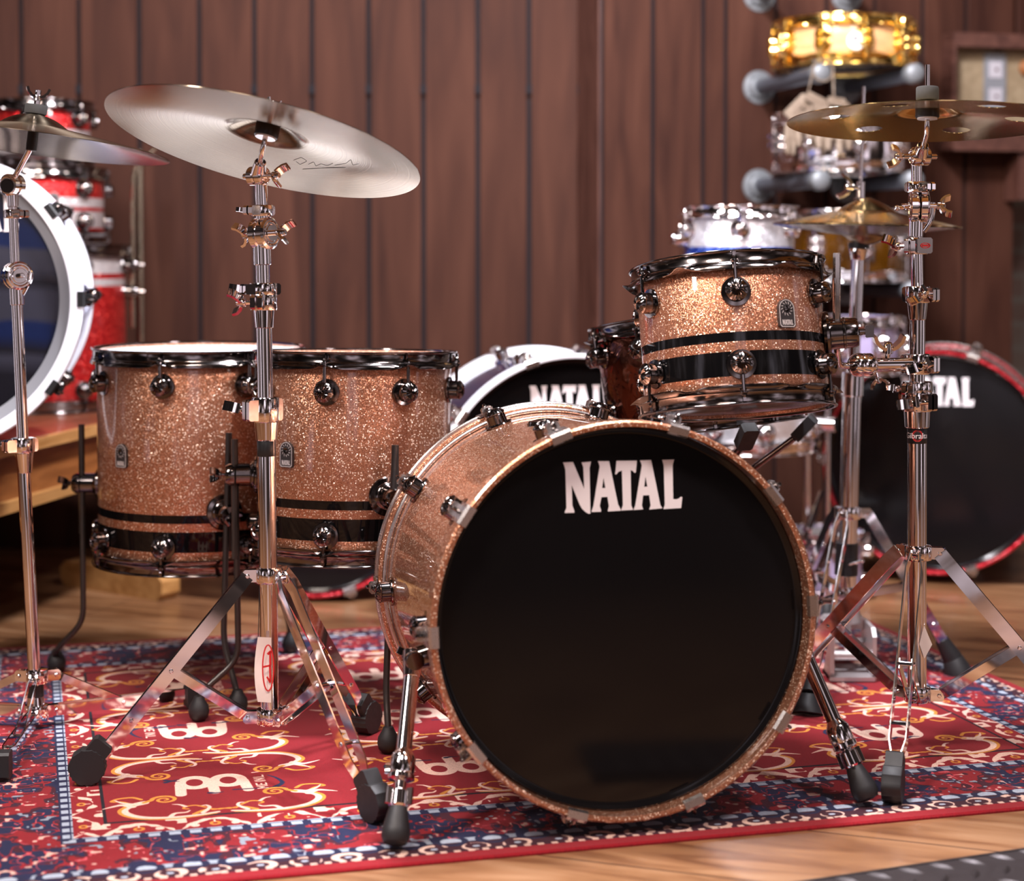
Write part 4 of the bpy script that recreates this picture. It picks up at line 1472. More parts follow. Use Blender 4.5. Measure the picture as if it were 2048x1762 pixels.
def clamp(root, c, axis, r, h, side, s=1.0, spin=0.0, oval=None, name='height_clamp'):
    """split collar round a tube, ears and a wing screw toward side"""
    c, axis, side = V(c), V(axis).normalized(), V(side).normalized()
    b = MB()
    b.lathe(c - axis * h / 2, axis, [(r * 0.8, 0), (r + 0.006, 0), (r + 0.0072, 0.002), (r + 0.0072, h - 0.002), (r + 0.006, h), (r * 0.8, h)], 30)
    u = side.cross(axis)
    for k in (-1, 1):
        b.box(c + side * (r + 0.012) + u * k * 0.006, side, axis, u, 0.011, h * 0.42, 0.0042, 0.003)
    b.box(c - side * (r + 0.004), side, axis, u, 0.006, h * 0.46, r * 0.9, 0.003)
    o = wpart(name, b, M_chrome, root)
    wpart('wing_screw', wing_mb(MB(), c + side * (r + 0.012) + u * 0.010, u, s, spin), M_chrome, o)
    return o


def gear_tilter(root, c, axis, r=0.020, wings=(1, 1), bar=None):
    """two toothed discs on a bolt, wing screws at its ends"""
    c, axis = V(c), V(axis).normalized()
    b = MB()
    for k in (-1, 1):
        b.lathe(c + axis * (0.0005 if k > 0 else -0.0155), axis, [(0, 0), (r * 0.86, 0), (r, 0.002), (r, 0.012), (r * 0.86, 0.0150), (r * 0.55, 0.0150), (r * 0.50, 0.0165), (0, 0.0165)], 40)
        b.ring(c + axis * k * 0.0148, axis, r * 0.72, 0.0018, 36, 8)
    b.tube(c - axis * 0.030, c + axis * 0.030, 0.0045, 12)
    o = wpart('gear_tilter', b, M_chrome, root)
    for k in (-1, 1):
        if wings[(k + 1) // 2]:
            wpart('wing_screw', wing_mb(MB(), c + axis * k * 0.020, axis * k, 1.0, 0.9), M_chrome, o)
    return o


def stand_top(root, tilt_c, tilt_axis, C, n, r_bell_h, sleeve_m=M_plastic, felt_top=None, wing_top=True):
    """small tilter, rod, cup, sleeve and felts through a cymbal whose bell hole is at C with normal n"""
    tilt_c, C, n = V(tilt_c), V(C), V(n).normalized()
    gear_tilter(root, tilt_c, tilt_axis, 0.0155, (0, 1))
    b = MB()
    d = (C - n * 0.045 - tilt_c)
    b.cone(tilt_c + d * 0.08, tilt_c + d.normalized() * 0.034, 0.013, 0.0095, 20)
    b.path([tilt_c + d * 0.2, C - n * 0.05, C + n * (0.062 if not wing_top else 0.034)], 0.0042, 14, 0.02)
    wpart('cymbal_rod', b, M_chrome, root)
    f = MB().lathe(C - n * 0.026, n, [(0.0045, 0), (0.0185, 0.0), (0.0195, 0.002), (0.0195, 0.022), (0.0185, 0.024), (0.0045, 0.024)], 30)
    wpart('lower_felt', f, M_plastic, root, 'black washer under the cymbal')
    f = MB().lathe(C - n * 0.0285, n, [(0.0045, 0), (0.0165, 0.0), (0.0165, 0.003), (0.0045, 0.003)], 30)
    wpart('cup_washer', f, M_white_lacquer, root)
    f = MB().lathe(C + n * 0.003, n, [(0.0045, 0), (0.0175, 0.0), (0.0185, 0.002), (0.0185, 0.020), (0.0175, 0.022), (0.0045, 0.022)], 30)
    wpart('upper_felt', f, M_felt, root, 'grey felt washer')
    if wing_top:
        wpart('wing_nut', wing_mb(MB(), C + n * 0.020, n, 0.55, 0.5), M_chrome, root)


UP = V((0, 0, 1))
# --- middle-left stand
P0 = V(at(540, 1562, 2.90))
P0.z = 0
st = thing('cymbal_stand', P0, 'chrome boom cymbal stand in front of the two floor toms, holding the large tilted crash', 'cymbal stand')
Y = 2.90
feet = [(-0.205, 2.672), (-0.682, 2.862), (-0.258, 3.165)]
tripod(st, P0, zat(1150, Y), zat(1432, Y), feet, 0.0150)
low = seg(st, 'lower_tube', 540, 1445, 533, 868, Y, 0.0148)
band = MB().lathe(at(533, 912, Y), at(532.6, 880, Y) - at(533, 912, Y), [(0.0149, 0), (0.0152, 0.0005), (0.0152, 0.025), (0.0149, 0.0255)], 32)
wpart('tube_sticker', band, M_plastic, low, 'black sticker band')
seg(st, 'tube_sleeve', 533, 880, 532.5, 842, Y, 0.0170, None, 0.0195)
clamp(st, at(531, 819, Y), UP, 0.0150, 0.040, (-0.75, -0.66, 0), 1.15, 0.3)
seg(st, 'middle_tube', 532, 845, 528, 640, Y, 0.0128)
seg(st, 'tube_sleeve', 528.5, 656, 528, 618, Y, 0.0148, None, 0.0172)
clamp(st, at(527.5, 604, Y), UP, 0.0148, 0.026, (-0.2, -0.98, 0), 1.1, 0.9)
clamp(st, at(526.5, 578, Y), UP, 0.0150, 0.020, (-0.8, -0.6, 0), 0.8, 0.2, name='memory_lock')
seg(st, 'upper_tube', 528, 620, 525, 520, Y, 0.0112)
seg(st, 'tube_sleeve', 525.5, 530, 524, 488, Y, 0.0142)
gear_tilter(st, at(528, 467, Y), (0.86, -0.5, 0.05), 0.0262, (1, 1))
ar = MB().path([at(521, 500, Y), at(505, 482, Y), at(500, 455, Y)], 0.006, 12, 0.02)
wpart('tilter_arm', ar, M_chrome, st)
clamp(st, at(524, 421, Y), UP, 0.0105, 0.018, (-0.6, -0.8, 0), 0.5, 0.2, name='memory_lock')
seg(st, 'boom_tube', 525, 445, 522, 362, Y, 0.0098)
cz = V((0.2001, 0.232, 0.9519)).normalized()
CB = CM @ V((0, 0, 0.040))
stand_top(st, at(516, 352, Y), (0.85, -0.52, 0.0), CB, cz, 0)
# hang tag of the middle stand
tg = MB()
tg_o = at(523, 1335, 2.875)
nv = 9
vs, fs = [], []
for i in range(nv):
    t = i / (nv - 1)
    for k, (dx, dy) in enumerate(((-0.006 - 0.006 * math.sin(t * 3.1), -0.012), (0.016, -0.017))):
        vs.append(tg_o + V((dx + 0.002, dy + 0.003 * math.sin(t * 5), 0.052 - t * 0.104)))
for i in range(nv - 1):
    fs.append((2 * i, 2 * i + 1, 2 * i + 3, 2 * i + 2))
tg.add(vs, fs)
tgb = MB()
tgb.add([tuple(V(p) + V((0, 0.0006, 0))) for p in vs], [f[::-1] for f in fs])
tg.add(tgb.v, tgb.f)
tgo = wpart('hang_tag', tg, M_paper, st, 'pale paper tag with a red emblem')
em = MB()
ec = tg_o + V((0.0135, -0.0205, 0.004))
eu = V((1, 0.25, 0)).normalized()
el_ = [ec + eu * (0.0088 * math.cos(2 * math.pi * k / 36)) + V((0, 0, 0.037 * math.sin(2 * math.pi * k / 36))) for k in range(37)]
for k in range(36):
    rad_ = ((el_[k] + el_[k + 1]) / 2 - ec)
    em.ribbon([el_[k], el_[k + 1]], rad_, 0.0022, 0.0005)
for a, b, w_ in (((-0.001, 0.022), (0.005, 0.027), 0.004), ((0.0035, 0.027), (0.0035, 0.004), 0.0035), ((-0.0085, 0.002), (0.0045, 0.004), 0.003), ((0.003, 0.004), (0.0035, -0.022), 0.0035), ((-0.002, -0.014), (0.0035, -0.024), 0.003)):
    p_, q_ = ec + eu * a[0] + V((0, 0, a[1])), ec + eu * b[0] + V((0, 0, b[1]))
    em.ribbon([p_, q_], (q_ - p_).cross(V((0.25, -1, 0))), w_, 0.0006)
wpart('tag_emblem', em, M_redprint, tgo, 'red emblem')
sr = MB().path([at(519, 1175, 2.89), at(516, 1285, 2.875)], 0.0006, 6)
wpart('tag_string', sr, M_plastic, tgo)

# --- right stand
Y = 3.05
P0 = V(at(1834, 1510, Y))
P0.z = 0
st = thing('cymbal_stand', P0, 'chrome cymbal stand at right of the bass drum, holding the cymbal with holes', 'cymbal stand')
feet = [(0.592, 2.765), (1.00, 3.00), (0.47, 3.32)]
tripod(st, P0, zat(1105, Y), zat(1388, Y), feet, 0.0162, strip_w=0.024)
low = seg(st, 'lower_tube', 1834, 1402, 1834, 842, Y, 0.0160)
band = MB().lathe(at(1834, 886, Y), (0, 0, 1), [(0.0161, 0), (0.0164, 0.0005), (0.0164, 0.0255), (0.0161, 0.026)], 40)
bo = wpart('tube_sticker', band, M_plastic, low, 'black sticker band with white lettering')
pc = at(1834, 870, Y)
em = MB()
fa = math.atan2(-Y, -pc.x)
circ = [(0.0095 * math.cos(2 * math.pi * k / 32), 0.0100 * math.sin(2 * math.pi * k / 32)) for k in range(32)]
circ2 = [(a * 0.84, b * 0.84) for a, b in circ]
tri_ = tessellate_polygon([[V((a, b, 0)) for a, b in circ], [V((a, b, 0)) for a, b in circ2]])
wrap(em, circ + circ2, [tuple(t) for t in tri_], V((pc.x, pc.y, 0)), 0.01655, fa + 0.05, pc.z)
blob = [(0.0074 * math.cos(2 * math.pi * k / 20), 0.0074 * math.sin(2 * math.pi * k / 20)) for k in range(20)]
wrap(em, blob, [tuple(t) for t in tessellate_polygon([[V((a, b, 0)) for a, b in blob]])], V((pc.x, pc.y, 0)), 0.01652, fa + 0.05, pc.z)
wpart('sticker_emblem', em, M_redprint, bo, 'red round emblem')
em = MB()
v2, f2 = font_polys('Gibraltar', 0.0135)
v2 = [(x * 1.05 + 0.002 + 0.0004 * k, y) for k in range(2) for x, y in v2]
n2 = len(v2) // 2
wrap(em, v2[:n2], f2, V((pc.x, pc.y, 0)), 0.0167, fa, pc.z - 0.0005)
wrap(em, v2[n2:], f2, V((pc.x, pc.y, 0)), 0.01672, fa, pc.z - 0.0003)
wpart('sticker_lettering', em, M_print, bo, 'white lettering')
seg(st, 'tube_sleeve', 1834, 855, 1834, 818, Y, 0.0205, None, 0.0220)
clamp(st, at(1834, 802, Y), UP, 0.0185, 0.034, (0.45, -0.89, 0), 1.2, 0.2)
clamp(st, at(1834, 776, Y), UP, 0.0180, 0.022, (-0.6, -0.8, 0), 0.8, 0.2, name='memory_lock')
seg(st, 'middle_tube', 1834, 820, 1835, 628, Y, 0.0128)
seg(st, 'tube_sleeve', 1835, 640, 1835, 603, Y, 0.0140, None, 0.0172)
clamp(st, at(1835.5, 589, Y), UP, 0.0135, 0.028, (0.7, -0.7, 0), 1.0, 0.7)
seg(st, 'upper_tube', 1835, 606, 1833, 462, Y, 0.0102)
clamp(st, at(1834, 492, Y), UP, 0.0115, 0.028, (-0.55, -0.83, 0), 1.1, 0.7)
pl = MB().box(at(1848, 491, Y - 0.02), (1, 0.1, 0), UP, (0.1, -1, 0), 0.013, 0.0135, 0.006, 0.003)
pl_o = wpart('clamp_plate', pl, M_chrome, st)
pe = MB()
pe.lathe(at(1851, 491, Y - 0.027), (0.1, -1, 0), [(0.0068, 0), (0.0085, 0), (0.0085, 0.0006), (0.0068, 0.0006)], 28, closed=True)
c0 = at(1851, 491, Y - 0.027)
pe.v = [(p[0], p[1], c0.z + (p[2] - c0.z) * 0.55) for p in pe.v]
pe.box(c0, (1, 0.1, 0), UP, (0.1, -1, 0), 0.005, 0.0018, 0.0006)
wpart('plate_emblem', pe, M_redprint, pl_o, 'small red oval emblem')
seg(st, 'tube_sleeve', 1831, 474, 1832, 438, Y, 0.0125)
ar = MB().path([at(1846, 462, Y), at(1862, 440, Y), at(1866, 405, Y)], 0.006, 12, 0.02)
wpart('tilter_arm', ar, M_chrome, st)
gear_tilter(st, at(1838, 412, Y), (1, -0.12, 0.0), 0.0295, (0, 1))
rd = MB().path([at(1830, 415, Y), at(1796, 416, Y - 0.01)], 0.0035, 10)
rd.ball(at(1794, 416, Y - 0.01), 0.005, 12)
wpart('drum_key_bolt', rd, M_chrome, st)
clamp(st, at(1833, 374, Y), UP, 0.0095, 0.018, (0.6, -0.8, 0), 0.45, 0.2, name='memory_lock')
seg(st, 'boom_tube', 1834, 395, 1833, 322, Y, 0.0092)
hz = V((0.0166, 0.0756, 0.997)).normalized()
HB = HM @ V((0, 0, 0.034))
stand_top(st, at(1840, 313, Y - 0.02), (-1, -0.15, 0.0), HB, hz, 0, wing_top=False)
tgp = MB()
q = at(1848, 1288, 3.03)
tgp.add([q + V((0, 0, 0.032)), q + V((0.013, -0.004, 0.0)), q + V((0.002, 0.004, -0.026)), q + V((-0.008, 0.0, 0.0))], [(0, 3, 2, 1)])
tgp.add([p + V((0, 0.0006, 0)) for p in (q + V((0, 0, 0.032)), q + V((0.013, -0.004, 0.0)), q + V((0.002, 0.004, -0.026)), q + V((-0.008, 0.0, 0.0)))], [(0, 1, 2, 3)])
wpart('hang_tag', tgp, M_paper, st, 'pale paper tag')

# --- left stand, cut by the frame
Y = 3.20
P0 = V(at(75, 1458, Y))
P0.z = 0
st = thing('cymbal_stand', P0, 'slim chrome cymbal stand with low flat legs at the far left edge', 'cymbal stand')
feet = [(-0.596, 3.33), (-0.826, 2.885), (-1.15, 3.27)]
tripod(st, P0, zat(1352, Y), zat(1418, Y) - 0.004, feet, 0.0125, 'cap', True, 'collar', 0.019, 0.010)
seg(st, 'lower_tube', 74, 1440, 47, 930, Y, 0.0115)
b_ = MB().cone(at(73, 1435, Y), at(71, 1392, Y), 0.0185, 0.0145, 24)
wpart('base_socket', b_, M_chrome, st)
b_ = MB().cone(at(71, 1394, Y), at(70, 1365, Y), 0.0150, 0.0150, 24)
wpart('base_bushing', b_, M_plastic, st, 'black plastic bushing')
seg(st, 'tube_sleeve', 50, 946, 48, 905, Y, 0.0125, None, 0.0165)
clamp(st, at(46, 890, Y), UP, 0.0135, 0.026, (-0.7, -0.7, 0), 1.0, 0.4)
seg(st, 'middle_tube', 47, 905, 33, 590, Y, 0.0100)
seg(st, 'tube_sleeve', 34.5, 610, 33, 576, Y, 0.0128)
gear_tilter(st, at(34, 552, Y), (0.55, -0.83, 0.05), 0.0255, (0, 0))
ar = MB().path([at(40, 592, Y), at(55, 565, Y), at(58, 545, Y)], 0.006, 12, 0.02)
wpart('tilter_arm', ar, M_chrome, st)
seg(st, 'boom_tube', 30, 530, 25, 405, Y, 0.0082)
clamp(st, at(27, 428, Y), UP, 0.0085, 0.016, (0.8, -0.6, 0), 0.4, 0.2, name='memory_lock')
seg(st, 'tube_sleeve', 26, 414, 25, 386, Y, 0.0100)
gear_tilter(st, at(25, 370, Y), (-0.45, -0.89, 0.0), 0.0195, (0, 0))
kb = MB().cone(at(20, 371, Y - 0.03), at(14, 372, Y - 0.048), 0.011, 0.0125, 18)
wpart('tilter_knob', kb, M_plastic, st, 'black plastic knob')
nz_ = V((0.1122, 0.060, 0.992)).normalized()
SB = SM @ V((0, 0, 0.050))
b_ = MB().path([at(25, 362, Y), SB - nz_ * 0.055, SB + nz_ * 0.045], 0.0055, 14, 0.02)
wpart('cymbal_rod', b_, M_chrome, st)
b_ = MB().tube(SB - nz_ * 0.062, SB - nz_ * 0.006, 0.0095, 20)
wpart('plastic_sleeve', b_, M_plastic, st, 'black plastic sleeve')
b_ = MB().lathe(SB + nz_ * 0.003, nz_, [(0.006, 0), (0.0190, 0.0), (0.0195, 0.002), (0.0195, 0.014), (0.019, 0.016), (0.006, 0.016)], 30)
wpart('upper_felt', b_, M_felt, st, 'grey felt washer')
wpart('wing_nut', wing_mb(MB(), SB + nz_ * 0.016, nz_, 1.0, 0.3), M_chrome, st)

# --- tom holder arm from the right stand to the rack tom
arm_c = at(1834, 728, 3.05)
hd = thing('tom_holder', arm_c, 'chrome arm with ball clamp joining the right stand to the rack tom', 'tom holder')
cl = clamp(hd, arm_c, UP, 0.0145, 0.034, (0.75, -0.66, 0), 1.1, 0.4, name='stand_clamp')
ball = at(1718, 730, 3.02)
tb = MB().tube(arm_c + V((-0.012, -0.012, 0)), ball + V((0.012, 0, 0)), 0.0118, 22)
wpart('arm_tube', tb, M_chrome, hd)
bb = MB().ball(ball, 0.0205, 24)
bb.lathe(ball - V((0.0, 0, 0)), (1, 0, 0), [(0.0185, 0.004), (0.0200, 0.008), (0.0200, 0.020), (0.0150, 0.028), (0.012, 0.030)], 28)
bo = wpart('ball_clamp', bb, M_chrome, hd)
wpart('wing_screw', wing_mb(MB(), at(1775, 722, 3.03), (0, -0.2, 1), 1.35, 0.1), M_chrome, bo)
wpart('wing_screw', wing_mb(MB(), ball + V((0.028, -0.008, -0.012)), (0.25, -0.2, -1), 0.8, 0.5), M_chrome, bo)
rx = o1 + rad1 * 0.0325
lrod = MB().path([at(1671, 556, rx.y), at(1673, 690, rx.y), at(1678, 733, 3.01), ball], 0.0056, 16, 0.025)
wpart('angled_rod', lrod, M_chrome, hd)
kn = MB().lathe(at(1673, 692, rx.y), (0, 0, 1), [(0.0057, 0), (0.0064, 0.001), (0.0064, 0.150), (0.0057, 0.152)], 6)
wpart('memory_sleeve', kn, M_steel, hd)

# ------------------------------------------------------------------ hi-hat stand
Y = 3.62
P0 = V(at(1690, 1345, Y))
P0.z = 0
hh = thing('hi_hat_stand', P0, 'chrome hi-hat stand with pedal behind the bass drum at right', 'hi-hat stand')
low = seg(hh, 'lower_tube', 1693, 1190, 1705, 752, Y, 0.0185)
seg(hh, 'tube_sleeve', 1704, 792, 1706, 745, Y, 0.0215)
seg(hh, 'upper_tube', 1705, 770, 1716, 512, Y, 0.0125)
cp = MB().cone(at(1715, 520, Y), at(1717, 497, Y), 0.014, 0.019, 24)
wpart('seat_cup', cp, M_chrome, hh)
cp = MB().cone(at(1717, 497, Y), at(1717.5, 485, Y), 0.021, 0.021, 24)
wpart('seat_felt', cp, M_plastic, hh, 'black seat under the lower cymbal')
wpart('pull_rod', MB().tube(at(1717, 500, Y), at(1728, 172, Y), 0.0036, 14), M_chrome, hh)
ct = MB().cone(at(1720.5, 405, Y), at(1721.5, 363, Y), 0.0085, 0.0085, 20)
ct.lathe(at(1720.3, 402, Y), (0.02, 0, 1), [(0.008, 0), (0.0145, 0.001), (0.0145, 0.006), (0.008, 0.007)], 8)
cto = wpart('clutch', ct, M_chrome, hh)
wpart('wing_screw', wing_mb(MB(), at(1717, 376, Y - 0.01), (-1, -0.25, 0.1), 1.2, 1.2), M_chrome, cto)
cf = MB().lathe(at(1720, 416, Y), (0.02, 0, 1), [(0.006, 0), (0.019, 0.0005), (0.020, 0.003), (0.020, 0.010), (0.006, 0.011)], 28)
wpart('clutch_felt', cf, M_felt, hh, 'grey felt washer')
clamp(hh, at(1709, 652, Y), UP, 0.0125, 0.020, (0.8, -0.6, 0), 1.0, 0.3, name='memory_lock')
tripod(hh, P0 + V((0.004, 0, 0)), zat(1025, Y), zat(1185, Y), [(0.905, 3.615), (0.548, 3.30), (0.60, 3.90)], 0.0195, 'boot', True, 'hub', 0.020, 0.013)
bs = MB().cone(at(1692, 1150, Y), at(1694, 1085, Y), 0.0235, 0.0225, 24)
wpart('spring_housing', bs, M_plastic, hh, 'black plastic spring housing')
cn = MB().tube(at(1696, 1130, Y - 0.02), at(1724, 1122, Y - 0.03), 0.003, 10)
cn.ball(at(1725, 1122, Y - 0.03), 0.004, 10)
wpart('tension_lever', cn, M_chrome, hh)
# pedal frame: two upright cheeks on a base, tower above
fx, fy = at(1692, 1300, Y).x, Y
pf = MB()
for sx in (-1, 1):
    pf.box((fx + sx * 0.042, fy - 0.02, 0.055), (0, 1, 0), (0, 0, 1), (1, 0, 0), 0.060, 0.052, 0.004, 0.016)
pf.box((fx, fy - 0.02, 0.0065), (1, 0, 0), (0, 1, 0), (0, 0, 1), 0.046, 0.060, 0.004, 0.004)
pf.box((fx, fy + 0.03, 0.10), (1, 0, 0), (0, 0, 1), (0, 1, 0), 0.046, 0.012, 0.018, 0.008)
pf.cone((fx, fy, 0.105), (fx + 0.001, fy, 0.150), 0.030, 0.024, 24)
wpart('pedal_frame', pf, M_alu, hh, 'pale cast aluminium pedal frame')
pd = MB()
pd.box((fx, fy + 0.10, 0.045), (1, 0, 0), (0, 0.97, -0.22), (0, 0.22, 0.97), 0.034, 0.12, 0.005, 0.01)
pd.tube((fx - 0.045, fy - 0.035, 0.045), (fx + 0.045, fy - 0.035, 0.045), 0.010, 18)
wpart('foot_board', pd, M_alu, hh)
lk = MB().ribbon([(fx, fy - 0.005, 0.15), (fx, fy - 0.01, 0.09), (fx, fy - 0.03, 0.05)], (1, 0, 0), 0.016, 0.003)
wpart('pull_chain', lk, M_steel, hh)


# ------------------------------------------------------------------ basket stand of the snare drum
SN = V((SNC.x + 0.02, 3.372, 0))
sst = thing('snare_stand', SN, 'snare drum basket stand with black rubber grips behind the bass drum', 'snare stand')
hubp = V((SN.x, SN.y, 0.405))
wpart('tube', MB().tube((SN.x, SN.y, 0.05), hubp, 0.0125, 18), M_chrome, sst)
for a in (R(-72), R(-18), R(150)):
    d = V((math.cos(a), math.sin(a), 0))
    # the arm ends just under the drum's tilted lower rim
    rim = MT2 @ V((d.x * 0.192, d.y * 0.192, -0.004))
    ar = MB().path([hubp, hubp + d * 0.06 + V((0, 0, 0.012)), rim - d * 0.022 - UP * 0.034], 0.0062, 12, 0.02)
    ao = wpart('basket_arm', ar, M_nickel, sst)
    up_ = (d + UP * 1.1).normalized()
    gp = MB().box(rim - UP * 0.014 - d * 0.002, d.cross(UP), up_, d.cross(UP).cross(up_), 0.015, 0.026, 0.010, 0.004)
    wpart('rubber_grip', gp, M_rubber, ao, 'black rubber grip')
for k in range(3):
    a = R(35 + 120 * k)
    wpart('leg', MB().path([(SN.x, SN.y, 0.20), (SN.x + 0.15 * math.cos(a), SN.y + 0.15 * math.sin(a), 0.006)], 0.006, 10), M_chrome, sst)

# ------------------------------------------------------------------ bench at the left and what stands on it
BT = 0.448
E0 = V((-1.075, 3.764, 0))
ED = V((0.088, 0.456, 0)).normalized()
EL = V((-ED.y, ED.x, 0))
b0, b1 = E0 - ED * 0.62, E0 + ED * 1.15
bench = thing('display_bench', E0 + EL * 0.4, 'wooden display bench with pale front edge, carrying the red drums', 'bench')
mid_ = (b0 + b1) / 2
ln = (b1 - b0).length / 2
FB = frame_at(I4, mid_, -EL, ED, UP)


def bpart(name, cx, cy, cz, hx, hy, hz, m, bev=0.003, label=None):
    mb = MB().box((cx, cy, cz), (0, 1, 0), (0, 0, 1), (1, 0, 0), hy, hz, hx, bev)
    return mpart(name, mb.mesh(name, m), bench, FB, label)


bpart('bench_top', -0.39, 0, BT - 0.0125, 0.385, ln, 0.0125, M_bench_top)
bpart('edge_strip', 0.004, 0, BT - 0.012, 0.008, ln, 0.0120, M_bench_edge, 0.002, 'pale wooden edge strip')
bpart('apron', -0.03, 0, BT - 0.025 - 0.055, 0.011, ln * 0.99, 0.055, M_bench_side)
bpart('apron_rail', -0.015, 0, BT - 0.137, 0.016, ln * 0.99, 0.012, M_bench_edge, 0.002)
bpart('back_panel', -0.72, 0, BT / 2 - 0.02, 0.012, ln * 0.96, BT / 2 - 0.02, M_frame)
bpart('leg', -0.05, ln * 0.86, (BT - 0.03) / 2 - 0.003, 0.03, 0.035, (BT - 0.03) / 2 - 0.003, M_bench_side)
bpart('leg', -0.05, -ln * 0.86, (BT - 0.03) / 2 - 0.003, 0.03, 0.035, (BT - 0.03) / 2 - 0.003, M_bench_side)
bpart('leg', -0.60, ln * 0.86, (BT - 0.03) / 2 - 0.003, 0.03, 0.035, (BT - 0.03) / 2 - 0.003, M_bench_side)
# loose wooden beam on the floor beside the bench
A_, B_ = V((-1.15, 4.64, 0)), V((-0.845, 4.42, 0))
ax = (B_ - A_).normalized()
bm_ = MB().box((A_ + B_) / 2 + V((0, 0, 0.0265)), ax, UP, ax.cross(UP), (B_ - A_).length / 2, 0.0325, 0.03, 0.018)
bm_.lathe(at(282, 1178, 4.455) - ax.cross(UP) * 0.0, -(ax.cross(UP)) if (ax.cross(UP)).y > 0 else ax.cross(UP), [(0.0, -0.002), (0.006, -0.002), (0.006, 0.002), (0, 0.002)], 14)
fb = bpy.data.objects.new('wooden_beam', bm_.mesh('wooden_beam', M_bench_edge))
place(fb)
tag(fb, 'short worn wooden beam lying on the floor under the left floor tom', 'beam')

# white-hooped bass drum on the bench


def reflection_band_head():  # blue and grey bands: reflections put into the head colour
    m = mat('dark_head_reflection_bands', (0.02, 0.022, 0.04, 1), 0.16, 0, 0.3)
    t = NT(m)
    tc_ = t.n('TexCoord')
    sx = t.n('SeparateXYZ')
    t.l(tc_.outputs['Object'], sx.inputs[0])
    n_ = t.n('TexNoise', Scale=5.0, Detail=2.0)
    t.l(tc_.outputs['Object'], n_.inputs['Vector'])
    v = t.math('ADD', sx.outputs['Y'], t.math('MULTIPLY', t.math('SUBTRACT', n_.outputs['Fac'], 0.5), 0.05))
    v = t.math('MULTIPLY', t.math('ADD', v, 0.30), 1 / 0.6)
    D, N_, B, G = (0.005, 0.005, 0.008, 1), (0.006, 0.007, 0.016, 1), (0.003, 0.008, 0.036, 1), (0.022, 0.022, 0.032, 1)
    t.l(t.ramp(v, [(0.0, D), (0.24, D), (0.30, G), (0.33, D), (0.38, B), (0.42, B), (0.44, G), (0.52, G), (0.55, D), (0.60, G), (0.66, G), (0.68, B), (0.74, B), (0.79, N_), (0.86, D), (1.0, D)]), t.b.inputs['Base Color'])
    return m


bass_drum('bass_drum', 'bass drum with broad white hoop standing on the wooden bench at the left edge', (-1.163, 3.55, 0.760), R(10), 0.0, 0.306, 0.40, M_blue, M_white_lacquer, reflection_band_head(), M_plastic, 'nickel', logo=True, hoop_w=0.045, nlug=10, off=R(0), base=(-1.20, 3.72, BT), logo_dx=0.086, logo_dz=0.172, logo_w=0.184, hoop_t=0.026, collar=0.022)

# red sparkle drums piled on the bench
RX, RY = -1.225, 4.68


def red_bands(bands, k):
    return glitter('red_sparkle_lacquer_silver_bands', RED_D, RED_L, bands, band_glitter=SIL, scale=600, dots=300, dot_color=RED_DOT)


z0 = BT + 0.002
rl = drum('floor_tom', 'large red sparkle floor tom with silver bands, bottom of the pile on the bench', 'floor tom', Matrix.Translation((RX, RY, z0)), (RX, RY, z0), 0.226, 0.425, red_bands([(0.350, 0.398), (0.318, 0.336)], 0), 8, R(-3), group='red drums piled on the bench')
rt_ = drum('tom', 'middle red sparkle tom of the pile with two silver bands and badge', 'tom', Matrix.Translation((RX, RY - 0.02, z0 + 0.427)), (RX, RY - 0.02, z0 + 0.427), 0.174, 0.195, red_bands([(0.092, 0.116), (0.040, 0.082)], 1), 6, R(-5), badge_at=(R(26), 0.105), group='red drums piled on the bench')
drum('tom', 'smallest red sparkle tom on top of the pile on the bench', 'tom', Matrix.Translation((RX, RY - 0.02, z0 + 0.624)), (RX, RY - 0.02, z0 + 0.624), 0.140, 0.170, red_bands([(0.072, 0.094), (0.025, 0.062)], 2), 6, R(2), badge_at=(R(24), 0.085), group='red drums piled on the bench')
drum('tom', 'dark red tom in the shadow beside the top of the red pile', 'tom', Matrix.Translation((RX - 0.34, RY + 0.12, BT + 0.55)), (RX - 0.34, RY + 0.12, BT), 0.16, 0.23, M_wine, 6, R(10))
drum('floor_tom', 'dark red floor tom on the bench behind the white-hooped bass drum', 'floor tom', Matrix.Translation((RX - 0.36, RY + 0.12, BT + 0.002)), (RX - 0.36, RY + 0.12, BT), 0.19, 0.54, M_wine, 8, R(10))
# upside-down leg of the red floor tom and a steel pole behind it
lp = MB().path([at(311, 298, RY), at(268, 335, RY), at(266, 420, RY), at(266, 655, RY)], 0.0062, 14, 0.03)
wpart('leg', lp, M_oldsteel, rl, 'bent pale leg, hooked end up')
for yb in (530, 583):
    b = MB().lathe(at(250, yb, RY), (1, 0, 0), [(0, -0.012), (0.030, -0.012), (0.030, -0.006), (0.019, -0.004), (0.018, 0.030), (0.014, 0.036), (0, 0.037)], 30)
    b.tube(at(276, yb, RY), at(290, yb, RY), 0.005, 10)
    wpart('leg_bracket', b, M_nickel, rl)
pole = MB().tube((at(281, 600, 4.95).x, 4.95, 0.0), (at(281, 600, 4.95).x, 4.95, zat(300, 4.95)), 0.0115, 18)
pole.cone((at(281, 600, 4.95).x, 4.95, FLOOR_Z), (at(281, 600, 4.95).x, 4.95, 0.012), 0.10, 0.095, 30)
po = bpy.data.objects.new('stand_pole', pole.mesh('stand_pole', M_oldsteel))
place(po)
tag(po, 'thin greenish steel pole standing against the board wall beside the red drums', 'pole')

